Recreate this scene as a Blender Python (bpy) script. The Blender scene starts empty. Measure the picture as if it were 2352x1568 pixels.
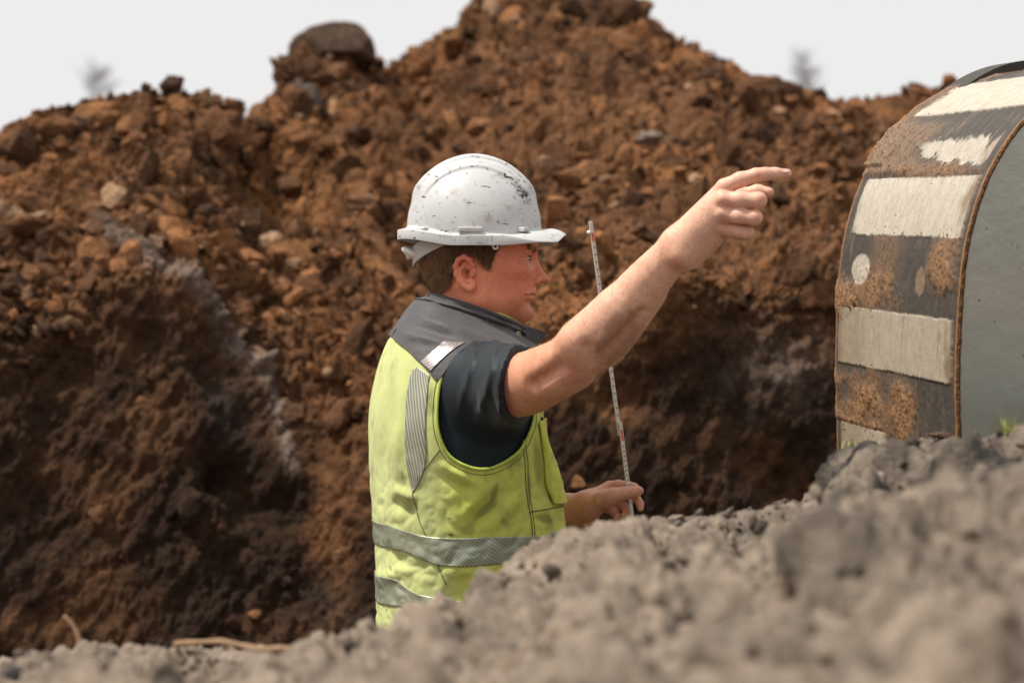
import bpy, bmesh, math, random
import numpy as np
from mathutils import Vector
rng = np.random.default_rng(7); random.seed(7)
S = bpy.context.scene
COL = S.collection

# ------------------------------------------------------------------ camera
ZC = 1.555                       # camera height above the pit floor
K = 0.4235294 / 2352             # 85 mm lens, pixel of the 2352-wide view at 1 m
cam = bpy.data.cameras.new('camera'); camo = bpy.data.objects.new('camera', cam); COL.objects.link(camo)
camo.location = (0, 0, ZC); camo.rotation_euler = (math.radians(90), 0, 0)
cam.lens = 85; cam.sensor_width = 36; cam.clip_start = 0.05; cam.clip_end = 2000
cam.dof.use_dof = True; cam.dof.focus_distance = 4.22; cam.dof.aperture_fstop = 3.8
S.camera = camo
# ------------------------------------------------------------------ light
sd = Vector((-.46, -.06, .88)).normalized()                   # towards the sun: left, high, a little behind the camera
SUN_EL = math.asin(sd.z)
w = bpy.data.worlds.new('World'); S.world = w; w.use_nodes = True
nt = w.node_tree; nt.nodes.clear()
sky = nt.nodes.new('ShaderNodeTexSky'); sky.sky_type = 'NISHITA'; sky.sun_disc = False
sky.sun_elevation = SUN_EL; sky.sun_rotation = math.atan2(sd.x, sd.y)
sky.air_density = 1; sky.dust_density = 4
mx = nt.nodes.new('ShaderNodeMixRGB'); mx.inputs[0].default_value = 0.93
mx.inputs[2].default_value = (9.0, 8.9, 8.85, 1)             # thin white cloud over the blue
bg = nt.nodes.new('ShaderNodeBackground'); bg.inputs[1].default_value = 0.1
wo = nt.nodes.new('ShaderNodeOutputWorld')
nt.links.new(sky.outputs[0], mx.inputs[1]); nt.links.new(mx.outputs[0], bg.inputs[0]); nt.links.new(bg.outputs[0], wo.inputs[0])
sl = bpy.data.lights.new('sun', 'SUN'); sl.energy = 5.0; sl.angle = math.radians(4); sl.color = (1, .93, .84)
so = bpy.data.objects.new('sun', sl); COL.objects.link(so)
so.rotation_euler = sd.to_track_quat('Z', 'Y').to_euler(); so.location = (0, 0, 30)
S.view_settings.view_transform = 'Standard'; S.view_settings.look = 'None'
S.view_settings.exposure = 0.0; S.view_settings.gamma = 1

# ------------------------------------------------------------------ helpers
def W(vx, vy, Y):
    """point seen at (vx, vy) of the 2352x1568 view, at distance Y"""
    return np.array([(vx - 1176) * K * Y, Y, ZC - (vy - 784) * K * Y])

def _hash(ix, iy, iz, seed):
    h = (ix * 374761393 + iy * 668265263 + iz * 2147483647 + seed * 1274126177) & 0xffffffff
    h = ((h ^ (h >> 13)) * 1274126177) & 0xffffffff
    return (h ^ (h >> 16)) & 0xffffffff
def perlin(P, seed=0):
    P = np.asarray(P, float); I = np.floor(P).astype(np.int64); F = P - I
    U = F * F * F * (F * (F * 6 - 15) + 10)
    out = 0
    for dx in (0, 1):
        for dy in (0, 1):
            for dz in (0, 1):
                h = _hash(I[:, 0] + dx, I[:, 1] + dy, I[:, 2] + dz, seed)
                gx = ((h & 1023) / 511.5 - 1); gy = (((h >> 10) & 1023) / 511.5 - 1); gz = (((h >> 20) & 1023) / 511.5 - 1)
                d = gx * (F[:, 0] - dx) + gy * (F[:, 1] - dy) + gz * (F[:, 2] - dz)
                wgt = (U[:, 0] if dx else 1 - U[:, 0]) * (U[:, 1] if dy else 1 - U[:, 1]) * (U[:, 2] if dz else 1 - U[:, 2])
                out = out + wgt * d
    return out
def fbm(P, size, octv=4, seed=0, gain=.5, billow=False):
    P = np.asarray(P, float) / size; a = 1; s = 0; tot = 0
    for o in range(octv):
        n = perlin(P, seed + o * 17)
        if billow: n = np.abs(n) * 2 - .35
        s = s + a * n; tot += a; a *= gain; P = P * 2.03 + 11.3
    return s / tot * 1.6
def sm(x, a, b):
    t = np.clip((x - a) / (b - a), 0, 1); return t * t * (3 - 2 * t)
def lin(r, g, b):
    return np.array([((c / 255 + .055) / 1.055) ** 2.4 if c > 10 else c / 255 / 12.92 for c in (r, g, b)])

def make_obj(name, V, F, mat, parent=None, col=None, smooth=True, kind=None, label=None, cat=None, group=None):
    me = bpy.data.meshes.new(name)
    V = np.asarray(V, np.float32)
    if isinstance(F, np.ndarray):
        n, k = F.shape
        me.vertices.add(len(V)); me.vertices.foreach_set('co', V.ravel())
        me.loops.add(n * k); me.loops.foreach_set('vertex_index', F.astype(np.int32).ravel())
        me.polygons.add(n); me.polygons.foreach_set('loop_start', np.arange(0, n * k, k, dtype=np.int32))
        me.polygons.foreach_set('loop_total', np.full(n, k, np.int32))
    else:
        me.from_pydata(V.tolist(), [], [list(map(int, f)) for f in F])
    me.update(calc_edges=True); me.validate()
    me.polygons.foreach_set('use_smooth', np.full(len(me.polygons), smooth))
    if col is not None:
        c4 = np.ones((len(V), 4), np.float32); c4[:, :3] = np.asarray(col)
        at = me.color_attributes.new('Col', 'FLOAT_COLOR', 'POINT'); at.data.foreach_set('color', c4.ravel())
    o = bpy.data.objects.new(name, me); COL.objects.link(o)
    if mat: me.materials.append(mat)
    if parent: o.parent = parent
    if kind: o['kind'] = kind
    if label: o['label'] = label
    if cat: o['category'] = cat
    if group: o['group'] = group
    return o
def empty(name, label, cat, loc=(0, 0, 0), group=None):
    o = bpy.data.objects.new(name, None); COL.objects.link(o); o['label'] = label; o['category'] = cat
    o.empty_display_size = .1
    if group: o['group'] = group
    return o
def grid_faces(n, m, wrap=False, off=0, flip=False):
    i = np.arange(n - 1)[:, None]; j = np.arange(m if wrap else m - 1)[None, :]
    a = i * m + j; b = i * m + (j + 1) % m; c = (i + 1) * m + (j + 1) % m; d = (i + 1) * m + j
    q = np.stack([a, b, c, d], -1).reshape(-1, 4) + off
    return q[:, ::-1] if flip else q
def solid(o, th, off=-1):
    m = o.modifiers.new('thickness', 'SOLIDIFY'); m.thickness = th; m.offset = off; return o
def bevel(o, wd, seg=2):
    m = o.modifiers.new('bevel', 'BEVEL'); m.width = wd; m.segments = seg; m.limit_method = 'ANGLE'; return o
def crom(P, n, closed=False):
    """Catmull-Rom resample"""
    P = np.asarray(P, float); N = len(P)
    segs = N if closed else N - 1
    t = np.linspace(0, segs, n, endpoint=not closed); i = np.minimum(t.astype(int), segs - 1); f = (t - i)[:, None]
    g = (lambda k: P[k % N]) if closed else (lambda k: P[np.clip(k, 0, N - 1)])
    a, b, c, d = g(i - 1), g(i), g(i + 1), g(i + 2)
    if not closed:
        a = np.where((i == 0)[:, None], 2 * b - c, a); d = np.where((i >= N - 2)[:, None], 2 * c - b, d)
    return .5 * ((2 * b) + (-a + c) * f + (2 * a - 5 * b + 4 * c - d) * f ** 2 + (-a + 3 * b - 3 * c + d) * f ** 3)
def tube(path, r, n=10, closed=False, jitter=None):
    P = np.asarray(path, float); N = len(P); r = np.broadcast_to(np.asarray(r, float), (N,))
    T = np.roll(P, -1, 0) - np.roll(P, 1, 0)
    if not closed: T[0] = P[1] - P[0]; T[-1] = P[-1] - P[-2]
    T /= np.linalg.norm(T, axis=1)[:, None] + 1e-12
    u = np.array([0, 0, 1.]) if abs(T[0][2]) < .9 else np.array([1., 0, 0]); V = []
    for k in range(N):
        u = u - T[k] * np.dot(u, T[k]); u /= np.linalg.norm(u); b = np.cross(T[k], u)
        a = np.arange(n) * 2 * math.pi / n
        V.append(P[k] + r[k] * (np.cos(a)[:, None] * u + np.sin(a)[:, None] * b))
    V = np.concatenate(V); F = [tuple(q) for q in grid_faces(N, n, True)]
    if closed:
        F += [((N - 1) * n + j, (N - 1) * n + (j + 1) % n, (j + 1) % n, j) for j in range(n)]
    else:
        F += [tuple(range(n))[::-1], tuple(range((N - 1) * n, N * n))]
    return V, F
def joinm(parts):
    V, F, o = [], [], 0
    for v, f in parts:
        V.append(np.asarray(v)); F += [tuple(int(i) + o for i in q) for q in f]; o += len(v)
    return np.concatenate(V), F
def box(c, s, R=None):
    v = np.array([[x, y, z] for x in (-1, 1) for y in (-1, 1) for z in (-1, 1)], float) * np.asarray(s) / 2
    if R is not None: v = v @ np.asarray(R).T
    return v + np.asarray(c), [(0, 1, 3, 2), (4, 6, 7, 5), (0, 4, 5, 1), (2, 3, 7, 6), (0, 2, 6, 4), (1, 5, 7, 3)]

# ------------------------------------------------------------------ materials
def mat(name, base=(.5, .5, .5), rough=.8, metal=0, use_col=False, var=None, bump=None, spec=.5, sss=0, sheen=0, coat=0):
    """var = list of (scale, lo, hi, stretch) noise multipliers; bump = list of (scale, strength, dist, stretch)"""
    m = bpy.data.materials.new(name); m.use_nodes = True; t = m.node_tree; N = t.nodes; L = t.links
    p = N['Principled BSDF']; p.inputs['Roughness'].default_value = rough; p.inputs['Metallic'].default_value = metal
    p.inputs['Specular IOR Level'].default_value = spec
    if sheen: p.inputs['Sheen Weight'].default_value = sheen
    if coat: p.inputs['Coat Weight'].default_value = coat; p.inputs['Coat Roughness'].default_value = .15
    if sss:
        p.inputs['Subsurface Weight'].default_value = sss; p.inputs['Subsurface Radius'].default_value = (1, .35, .2)
        p.inputs['Subsurface Scale'].default_value = .004
    tc = N.new('ShaderNodeTexCoord')
    def noise(scale, stretch=None, detail=5):
        n = N.new('ShaderNodeTexNoise'); n.inputs['Scale'].default_value = scale; n.inputs['Detail'].default_value = detail
        n.inputs['Roughness'].default_value = .62
        if stretch:
            mp = N.new('ShaderNodeMapping'); mp.inputs['Scale'].default_value = stretch
            L.new(tc.outputs['Object'], mp.inputs['Vector']); L.new(mp.outputs[0], n.inputs['Vector'])
        else: L.new(tc.outputs['Object'], n.inputs['Vector'])
        return n
    if use_col:
        a = N.new('ShaderNodeAttribute'); a.attribute_name = 'Col'; c = a.outputs['Color']
    else:
        r = N.new('ShaderNodeRGB'); r.outputs[0].default_value = (*base, 1); c = r.outputs[0]
    for sc_, lo, hi, st in (var or []):
        n = noise(sc_, st); mr = N.new('ShaderNodeMapRange'); mr.inputs['From Min'].default_value = .3; mr.inputs['From Max'].default_value = .7
        mr.inputs['To Min'].default_value = lo; mr.inputs['To Max'].default_value = hi; L.new(n.outputs['Fac'], mr.inputs['Value'])
        v = N.new('ShaderNodeVectorMath'); v.operation = 'SCALE'; L.new(c, v.inputs[0]); L.new(mr.outputs[0], v.inputs['Scale']); c = v.outputs[0]
    L.new(c, p.inputs['Base Color'])
    prev = None
    for sc_, stg, dist, st in (bump or []):
        n = noise(sc_, st, 6); b = N.new('ShaderNodeBump'); b.inputs['Strength'].default_value = stg; b.inputs['Distance'].default_value = dist
        L.new(n.outputs['Fac'], b.inputs['Height'])
        if prev: L.new(prev, b.inputs['Normal'])
        prev = b.outputs[0]
    if prev: L.new(prev, p.inputs['Normal'])
    m['c'] = 1
    return m
def over(m, color, facfn, rough=None):
    """lay a stain over the base colour; facfn(N, L, tc) returns a socket 0..1"""
    t = m.node_tree; N = t.nodes; L = t.links; p = N['Principled BSDF']
    src = p.inputs['Base Color'].links[0].from_socket
    tc = [n for n in N if n.type == 'TEX_COORD'][0]
    f = facfn(N, L, tc); mx = N.new('ShaderNodeMixRGB'); L.new(f, mx.inputs[0]); L.new(src, mx.inputs[1]); mx.inputs[2].default_value = (*color, 1)
    L.new(mx.outputs[0], p.inputs['Base Color'])
def thr(scale, lo, hi, stretch=(1, 1, 1), center=None, radius=None, loc=(0, 0, 0), detail=6):
    """thresholded noise, optionally only near a centre"""
    def fn(N, L, tc):
        mp = N.new('ShaderNodeMapping'); mp.inputs['Scale'].default_value = stretch; mp.inputs['Location'].default_value = loc
        L.new(tc.outputs['Object'], mp.inputs['Vector'])
        n = N.new('ShaderNodeTexNoise'); n.inputs['Scale'].default_value = scale; n.inputs['Detail'].default_value = detail
        L.new(mp.outputs[0], n.inputs['Vector'])
        mr = N.new('ShaderNodeMapRange'); mr.inputs['From Min'].default_value = lo; mr.inputs['From Max'].default_value = hi
        L.new(n.outputs['Fac'], mr.inputs['Value']); out = mr.outputs[0]
        if center is not None:
            d = N.new('ShaderNodeVectorMath'); d.operation = 'DISTANCE'; L.new(tc.outputs['Object'], d.inputs[0]); d.inputs[1].default_value = tuple(center)
            r2 = N.new('ShaderNodeMapRange'); r2.inputs['From Min'].default_value = radius; r2.inputs['From Max'].default_value = radius * .4
            L.new(d.outputs['Value'], r2.inputs['Value'])
            ml = N.new('ShaderNodeMath'); ml.operation = 'MULTIPLY'; L.new(out, ml.inputs[0]); L.new(r2.outputs[0], ml.inputs[1]); out = ml.outputs[0]
        return out
    return fn

M_SOIL = mat('loose_soil', use_col=True, rough=.95, spec=.15, var=[(7, .7, 1.3, None), (45, .6, 1.4, None)], bump=[(90, 1, .012, None), (30, 1, .03, None)])
M_BANK = mat('bank_soil', use_col=True, rough=.95, spec=.15, var=[(14, .8, 1.2, None), (90, .72, 1.28, None)], bump=[(120, .8, .008, None)])
M_SKIN = mat('skin', use_col=True, rough=.5, spec=.35, sss=.18, var=[(60, .9, 1.1, None), (260, .88, 1.1, None)], bump=[(420, .22, .001, None), (140, .12, .002, None)])
over(M_SKIN, (.45, .17, .085), thr(330, .60, .76, detail=3))
M_HAIR = mat('hair', use_col=True, rough=.55, spec=.4)
M_VEST = mat('vest_fabric', use_col=True, rough=.78, spec=.25, var=[(11, .86, 1.08, None), (70, .93, 1.06, None)], bump=[(900, .15, .0006, None), (30, .15, .008, (1, 1, .5))], sheen=.1)
over(M_VEST, (.12, .11, .05), thr(13, .60, .84, stretch=(1.4, 1, 1), detail=9))
M_YOKE = mat('softshell', (.060, .058, .060), rough=.62, spec=.35, var=[(14, .85, 1.15, None)], bump=[(700, .12, .0005, None), (22, .3, .012, (1, 1, 1.6))], sheen=.15)
M_SHIRT = mat('navy_jersey', (.0045, .0105, .0155), rough=.62, spec=.3, var=[(25, .8, 1.2, None)], bump=[(900, .15, .0005, None)], sheen=.08)
M_BIND = mat('binding', (.42, .52, .08), rough=.8, bump=[(300, .4, .001, None)])
M_SEAM = mat('seam_thread', (.16, .17, .06), rough=.9)
M_DARK = mat('dark_gap', (.02, .021, .012), rough=.9)
M_LINING = mat('collar_lining', (.68, .62, .05), rough=.8)
M_SNAP = mat('snap_metal', (.45, .48, .25), rough=.35, metal=.6)
M_HELM = mat('helmet_plastic', (.52, .53, .53), rough=.42, spec=.5, var=[(9, .94, 1.03, None)], bump=[(260, .05, .0006, None)])
M_STRAP = mat('grey_plastic', (.5, .49, .45), rough=.5)
M_WHITE = mat('white_plastic', (.8, .79, .76), rough=.4)
M_EYE = mat('eye_white', (.62, .52, .46), rough=.2)
M_IRIS = mat('iris', (.06, .09, .08), rough=.1)
M_TROUS = mat('trouser_cloth', (.03, .035, .045), rough=.85, bump=[(400, .2, .001, None)])
M_BOOT = mat('boot_leather', (.08, .05, .03), rough=.6, bump=[(120, .3, .002, None)])
M_RULE = mat('rule_enamel', (.62, .58, .52), rough=.5, var=[(160, .8, 1.1, None)])
M_BKT = mat('bucket_surface', use_col=True, rough=.62, spec=.4, var=[(60, .85, 1.15, None), (350, .8, 1.2, None)], bump=[(300, .5, .0015, None)])
M_PLATE = mat('side_plate_paint', (.45, .49, .44), rough=.24, metal=.7, spec=.6, var=[(3, .88, 1.12, None), (60, .97, 1.03, None)], bump=[(8, .06, .02, None), (500, .05, .0006, None)])
over(M_PLATE, (.05, .035, .02), thr(70, .70, .74, detail=3))
M_MUD = mat('caked_mud', use_col=True, rough=.95, spec=.1, var=[(200, .7, 1.3, None)], bump=[(300, .9, .003, None)])
M_STEEL = mat('dark_steel', (.045, .04, .032), rough=.7, metal=.2, bump=[(80, .5, .004, None)])
M_TWIG = mat('dry_wood', (.27, .165, .09), rough=.85, var=[(60, .75, 1.2, None)])
M_GRASS = mat('grass_blade', (.22, .23, .05), rough=.7)
M_BARK = mat('far_bark', (.10, .09, .085), rough=.9)

# reflective tape: silver with printed diagonal lines
def tape_mat(name, base, line, scale, direction):
    m = mat(name, base, rough=.38, metal=.35, spec=.6, var=[(16, .8, 1.2, None)])
    t = m.node_tree; N = t.nodes; L = t.links; p = N['Principled BSDF']; src = p.inputs['Base Color'].links[0].from_socket
    uv = N.new('ShaderNodeUVMap'); uv.uv_map = 'UV'
    mp = N.new('ShaderNodeMapping'); mp.inputs['Rotation'].default_value = (0, 0, direction); L.new(uv.outputs[0], mp.inputs[0])
    wv = N.new('ShaderNodeTexWave'); wv.wave_type = 'BANDS'; wv.bands_direction = 'X'; wv.inputs['Scale'].default_value = scale; L.new(mp.outputs[0], wv.inputs[0])
    mr = N.new('ShaderNodeMapRange'); mr.inputs['From Min'].default_value = .62; mr.inputs['From Max'].default_value = .8; L.new(wv.outputs['Fac'], mr.inputs[0])
    mx = N.new('ShaderNodeMixRGB'); L.new(mr.outputs[0], mx.inputs[0]); L.new(src, mx.inputs[1]); mx.inputs[2].default_value = (*line, 1)
    L.new(mx.outputs[0], p.inputs['Base Color'])
    return m
M_TAPE = tape_mat('reflective_tape', (.30, .31, .28), (.42, .50, .26), 62, math.radians(52))
M_TAPE2 = tape_mat('shoulder_tape', (.34, .30, .285), (.16, .14, .15), 52, math.radians(68))
M_TAPE3 = tape_mat('back_tape', (.25, .25, .225), (.50, .52, .34), 40, math.radians(68))

# ------------------------------------------------------------------ implicit surfaces
def smin(a, b, k):
    h = np.maximum(k - np.abs(a - b), 0) / k; return np.minimum(a, b) - h * h * k * .25
def smax(a, b, k): return -smin(-a, -b, k)
def rc(P, a, b, r1, r2):
    a = np.asarray(a, float); b = np.asarray(b, float); ab = b - a
    t = np.clip(((P - a) @ ab) / (ab @ ab + 1e-12), 0, 1)
    return np.linalg.norm(P - a - t[:, None] * ab, axis=1) - (r1 + (r2 - r1) * t)
def el(P, c, r, ax=None):
    q = P - np.asarray(c)
    if ax is not None: q = q @ np.asarray(ax)        # columns are the axes
    r = np.asarray(r, float); k0 = np.linalg.norm(q / r, axis=1); k1 = np.linalg.norm(q / r ** 2, axis=1) + 1e-9
    return k0 * (k0 - 1) / k1
def chain(P, pts, k):
    d = None
    for p, q in zip(pts[:-1], pts[1:]):
        e = rc(P, p[:3], q[:3], p[3], q[3]); d = e if d is None else smin(d, e, k)
    return d
def rotm(axis, deg):
    a = math.radians(deg); c, s = math.cos(a), math.sin(a)
    return np.array({'x': [[1, 0, 0], [0, c, -s], [0, s, c]], 'y': [[c, 0, s], [0, 1, 0], [-s, 0, c]], 'z': [[c, -s, 0], [s, c, 0], [0, 0, 1]]}[axis], float)
def nets(fn, lo, hi, h, band=6):
    lo = np.asarray(lo, float); n = np.ceil((np.asarray(hi) - lo) / h / 4).astype(int) * 4 + 1
    axs = [lo[i] + np.arange(n[i]) * h for i in range(3)]
    ca = [a[::4] for a in axs]
    G = np.stack(np.meshgrid(*ca, indexing='ij'), -1); cs = G.shape[:3]
    cv = fn(G.reshape(-1, 3)).reshape(cs)
    near = np.abs(cv) < h * band * 1.5
    F = np.repeat(np.repeat(np.repeat(cv, 4, 0), 4, 1), 4, 2)[:n[0], :n[1], :n[2]].copy()
    # cells of 4^3 active if any corner is near
    act = np.zeros(tuple(s - 1 for s in cs), bool)
    for dx in (0, 1):
        for dy in (0, 1):
            for dz in (0, 1):
                act |= near[dx:cs[0] - 1 + dx, dy:cs[1] - 1 + dy, dz:cs[2] - 1 + dz]
    m = np.zeros(n, bool)
    A = np.repeat(np.repeat(np.repeat(act, 4, 0), 4, 1), 4, 2)
    m[:-1, :-1, :-1] |= A; m[1:, 1:, 1:] |= A; m[1:, :-1, :-1] |= A; m[:-1, 1:, :-1] |= A; m[:-1, :-1, 1:] |= A
    idx = np.argwhere(m); P = lo + idx * h; vals = np.empty(len(P))
    for s in range(0, len(P), 400000): vals[s:s + 400000] = fn(P[s:s + 400000])
    F[m] = vals
    sgn = F < 0; nx, ny, nz = F.shape
    cs_ = [(dx, dy, dz) for dx in (0, 1) for dy in (0, 1) for dz in (0, 1)]
    sub = lambda A, c: A[c[0]:nx - 1 + c[0], c[1]:ny - 1 + c[1], c[2]:nz - 1 + c[2]]
    cnt = sum(sub(sgn, c).astype(np.int8) for c in cs_)
    cells = (cnt > 0) & (cnt < 8); ci = np.argwhere(cells); ids = -np.ones(cells.shape, np.int64); ids[cells] = np.arange(len(ci))
    acc = np.zeros((len(ci), 3)); num = np.zeros(len(ci))
    for a in cs_:
        for ax in range(3):
            if a[ax]: continue
            b = list(a); b[ax] = 1
            fa = F[ci[:, 0] + a[0], ci[:, 1] + a[1], ci[:, 2] + a[2]]; fb = F[ci[:, 0] + b[0], ci[:, 1] + b[1], ci[:, 2] + b[2]]
            x = (fa < 0) != (fb < 0); t = np.where(x, fa / np.where(x, fa - fb, 1), 0)
            p = ci + np.array(a, float); p[:, ax] += t; acc[x] += p[x]; num += x
    V = lo + acc / num[:, None] * h; Q = []
    for ax in range(3):
        o1, o2 = [(1, 2), (2, 0), (0, 1)][ax]
        s0 = np.moveaxis(sgn, ax, 0)[:-1]; s1 = np.moveaxis(sgn, ax, 0)[1:]
        cr = np.moveaxis(s0 != s1, 0, ax); e = np.argwhere(cr); e = e[(e[:, o1] > 0) & (e[:, o2] > 0)]
        e = e[(e[:, o1] < n[o1] - 1) & (e[:, o2] < n[o2] - 1)]
        def g(d1, d2):
            q = e.copy(); q[:, o1] -= d1; q[:, o2] -= d2; return ids[q[:, 0], q[:, 1], q[:, 2]]
        q = np.stack([g(1, 1), g(0, 1), g(0, 0), g(1, 0)], 1); neg = sgn[e[:, 0], e[:, 1], e[:, 2]]
        q[~neg] = q[~neg][:, ::-1]; Q.append(q)
    Q = np.concatenate(Q); Q = Q[(Q >= 0).all(1)]
    return V, Q
def normals(V, Q):
    nrm = np.zeros_like(V); a, b, c, d = (V[Q[:, i]] for i in range(4)); fn_ = np.cross(c - a, d - b)
    for i in range(4): np.add.at(nrm, Q[:, i], fn_)
    return nrm / (np.linalg.norm(nrm, axis=1)[:, None] + 1e-12)

# ================================================================== THE SETTING
DK = np.array([.040, .023, .014]); OR = np.array([.44, .20, .080]); TAN = np.array([.60, .39, .24])
BR = np.array([.185, .088, .042]); GR = np.array([.165, .125, .10]); DG = np.array([.055, .050, .047])
def mixc(c, d, f): return c * (1 - f[:, None]) + d * f[:, None]

gv, gf = [], []
g = 60; xs = np.concatenate([-np.geomspace(400, .1, 20), np.geomspace(.1, 400, 20)]); ys = np.linspace(-60, 900, 40)
GX, GY = np.meshgrid(xs, ys, indexing='ij')
P = np.stack([GX.ravel(), GY.ravel(), np.full(GX.size, -.06)], 1)
make_obj('ground', P, grid_faces(40, 40, flip=True), M_SOIL, kind='structure', col=mixc(np.tile(BR, (len(P), 1)), GR, np.full(len(P), .3)))

# ---- spoil heap: pit wall, loose slope, crest and back slope
crest = np.array([(-900, 470), (-500, 420), (-200, 380), (0, 305), (60, 275), (110, 250), (150, 250), (200, 230), (260, 220), (330, 205), (430, 212), (480, 214), (530, 232),
    (585, 258), (612, 232), (636, 175), (662, 128), (710, 112), (820, 112), (858, 138), (885, 150), (915, 137), (960, 108), (1040, 58), (1080, 0), (1120, -40), (1240, -70), (1370, -35),
    (1410, 8), (1480, 38), (1505, 65), (1535, 98), (1600, 108), (1640, 130), (1690, 160), (1740, 182), (1800, 195), (1880, 222), (1940, 232), (2020, 222), (2100, 205),
    (2180, 198), (2352, 200), (2700, 230), (3300, 330)], float)
lipy = np.array([(-900, 760), (0, 735), (150, 760), (300, 590), (420, 640), (520, 760), (600, 900), (700, 960), (850, 900), (1000, 800), (1250, 715), (1400, 690), (1550, 640), (1750, 655), (1900, 690), (2352, 690), (3300, 700)], float)
cresty = np.array([(-900, 7.3), (0, 7.5), (400, 7.7), (560, 7.9), (640, 8.9), (760, 9.3), (1200, 10.2), (1500, 9.6), (1800, 8.8), (2352, 8.4), (3300, 8.3)], float)
NS, NT = 1180, 620
s = np.linspace(-650, 3000, NS); t = np.linspace(0, 1, NT)
cv_ = np.interp(s, crest[:, 0], crest[:, 1]); lv = np.interp(s, lipy[:, 0], lipy[:, 1]); cY = np.interp(s, cresty[:, 0], cresty[:, 1])
ker = np.hanning(61); ker /= ker.sum(); lv = np.convolve(np.pad(lv, 30, 'edge'), ker, 'valid'); cY = np.convolve(np.pad(cY, 30, 'edge'), ker, 'valid')
footY, lipY = 5.75, 6.35 + .2 * np.sin(s / 300)
HEAP = np.zeros((NT, NS, 3)); part = np.zeros((NT, NS))
for k, tt in enumerate(t):
    if tt < .42:                                             # cut wall of the pit
        u = tt / .42; Y = footY + (lipY - footY) * u ** 1.3; z0 = -.15; z1 = ZC - (lv - 784) * K * lipY; Z = z0 + (z1 - z0) * u
        part[k] = 0
    elif tt < .90:                                           # loose slope up to the crest
        u = (tt - .42) / .48; Y = lipY + (cY - lipY) * u
        z1 = ZC - (lv - 784) * K * lipY; z2 = ZC - (cv_ - 784) * K * cY; Z = z1 + (z2 - z1) * (u ** .93); part[k] = 1
    else:                                                    # back side
        u = (tt - .90) / .10; Y = cY + 3.2 * u; z2 = ZC - (cv_ - 784) * K * cY; Z = z2 + (-.2 - z2) * u ** 1.2; part[k] = 1
    HEAP[k, :, 0] = (s - 1176) * K * Y if tt < .9 else (s - 1176) * K * cY; HEAP[k, :, 1] = Y; HEAP[k, :, 2] = Z
HP = HEAP.reshape(-1, 3); HQ = grid_faces(NT, NS); Hn = normals(HP, HQ)
if Hn[NS * 300 + 500, 1] > 0: HQ = HQ[:, ::-1]; Hn = -Hn
vX = HP[:, 0] / (K * HP[:, 1]) + 1176; vY = 784 - (HP[:, 2] - ZC) / (K * HP[:, 1])
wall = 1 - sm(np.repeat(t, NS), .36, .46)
edge = np.exp(-((np.repeat(t, NS) - .9) / .03) ** 2)
d = fbm(HP, .9, 3, 3) * .09 * (1 - .6 * edge) + fbm(HP, .26, 3, 11, billow=True) * (.095 - .08 * wall) * (1 - .4 * edge) + fbm(HP, .085, 5, 23, billow=True, gain=.68) * (.078 - .060 * wall) * (.35 + .75 * sm(fbm(HP, .7, 2, 29), -.5, .4)) + fbm(HP, .03, 3, 27, gain=.7) * (.016 - .008 * wall)
Q2 = HP @ np.array([[1, 0, .5], [0, 1, 0], [-.25, 0, .35]])    # raking scrapes left by the bucket teeth on the wall
d = d + wall * (fbm(Q2, .20, 4, 31) * .06 + fbm(HP @ np.array([[1.6, 0, .8], [0, 1, 0], [-1.2, 0, .5]]), .09, 4, 33) * .028)
# spur with the ash-grey streak running down to the right, left of the worker
sp = crom([(250, 520), (330, 580), (430, 650), (520, 760), (590, 850), (640, 960), (670, 1080)], 60)
dm = np.full(len(HP), 1e9); sidev = np.zeros(len(HP))
near_ = (vX > 100) & (vX < 900) & (vY > 420) & (vY < 1250)
q = np.stack([vX[near_], vY[near_]], 1); D2 = ((q[:, None, :] - sp[None]) ** 2).sum(2); ii = D2.argmin(1)
dm[near_] = np.sqrt(D2.min(1)); tg = np.gradient(sp, axis=0)[ii]; sidev[near_] = np.sign(tg[:, 0] * (q[:, 1] - sp[ii][:, 1]) - tg[:, 1] * (q[:, 0] - sp[ii][:, 0]))
d = d + .07 * np.exp(-(dm / 45) ** 2) * sm(fbm(HP, .2, 2, 35), -1, .6)
sp2 = crom([(610, 300), (660, 335), (740, 400), (830, 500), (900, 600), (930, 700)], 50); n2 = (vX > 400) & (vX < 1150) & (vY > 150) & (vY < 850); q = np.stack([vX[n2], vY[n2]], 1)
dm2 = np.full(len(HP), 1e9); D2 = ((q[:, None, :] - sp2[None]) ** 2).sum(2); ii = D2.argmin(1); dm2[n2] = np.sqrt(D2.min(1)); sd2 = np.zeros(len(HP)); tg = np.gradient(sp2, axis=0)[ii]
sd2[n2] = np.sign(tg[:, 0] * (q[:, 1] - sp2[ii][:, 1]) - tg[:, 1] * (q[:, 0] - sp2[ii][:, 0])); d = d + .12 * np.exp(-(dm2 / 40) ** 2) - .12 * sm(vY, 240, 330) * np.exp(-(dm2 / 110) ** 2) * (sd2 < 0) * (1 - np.exp(-(dm2 / 35) ** 2))
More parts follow.
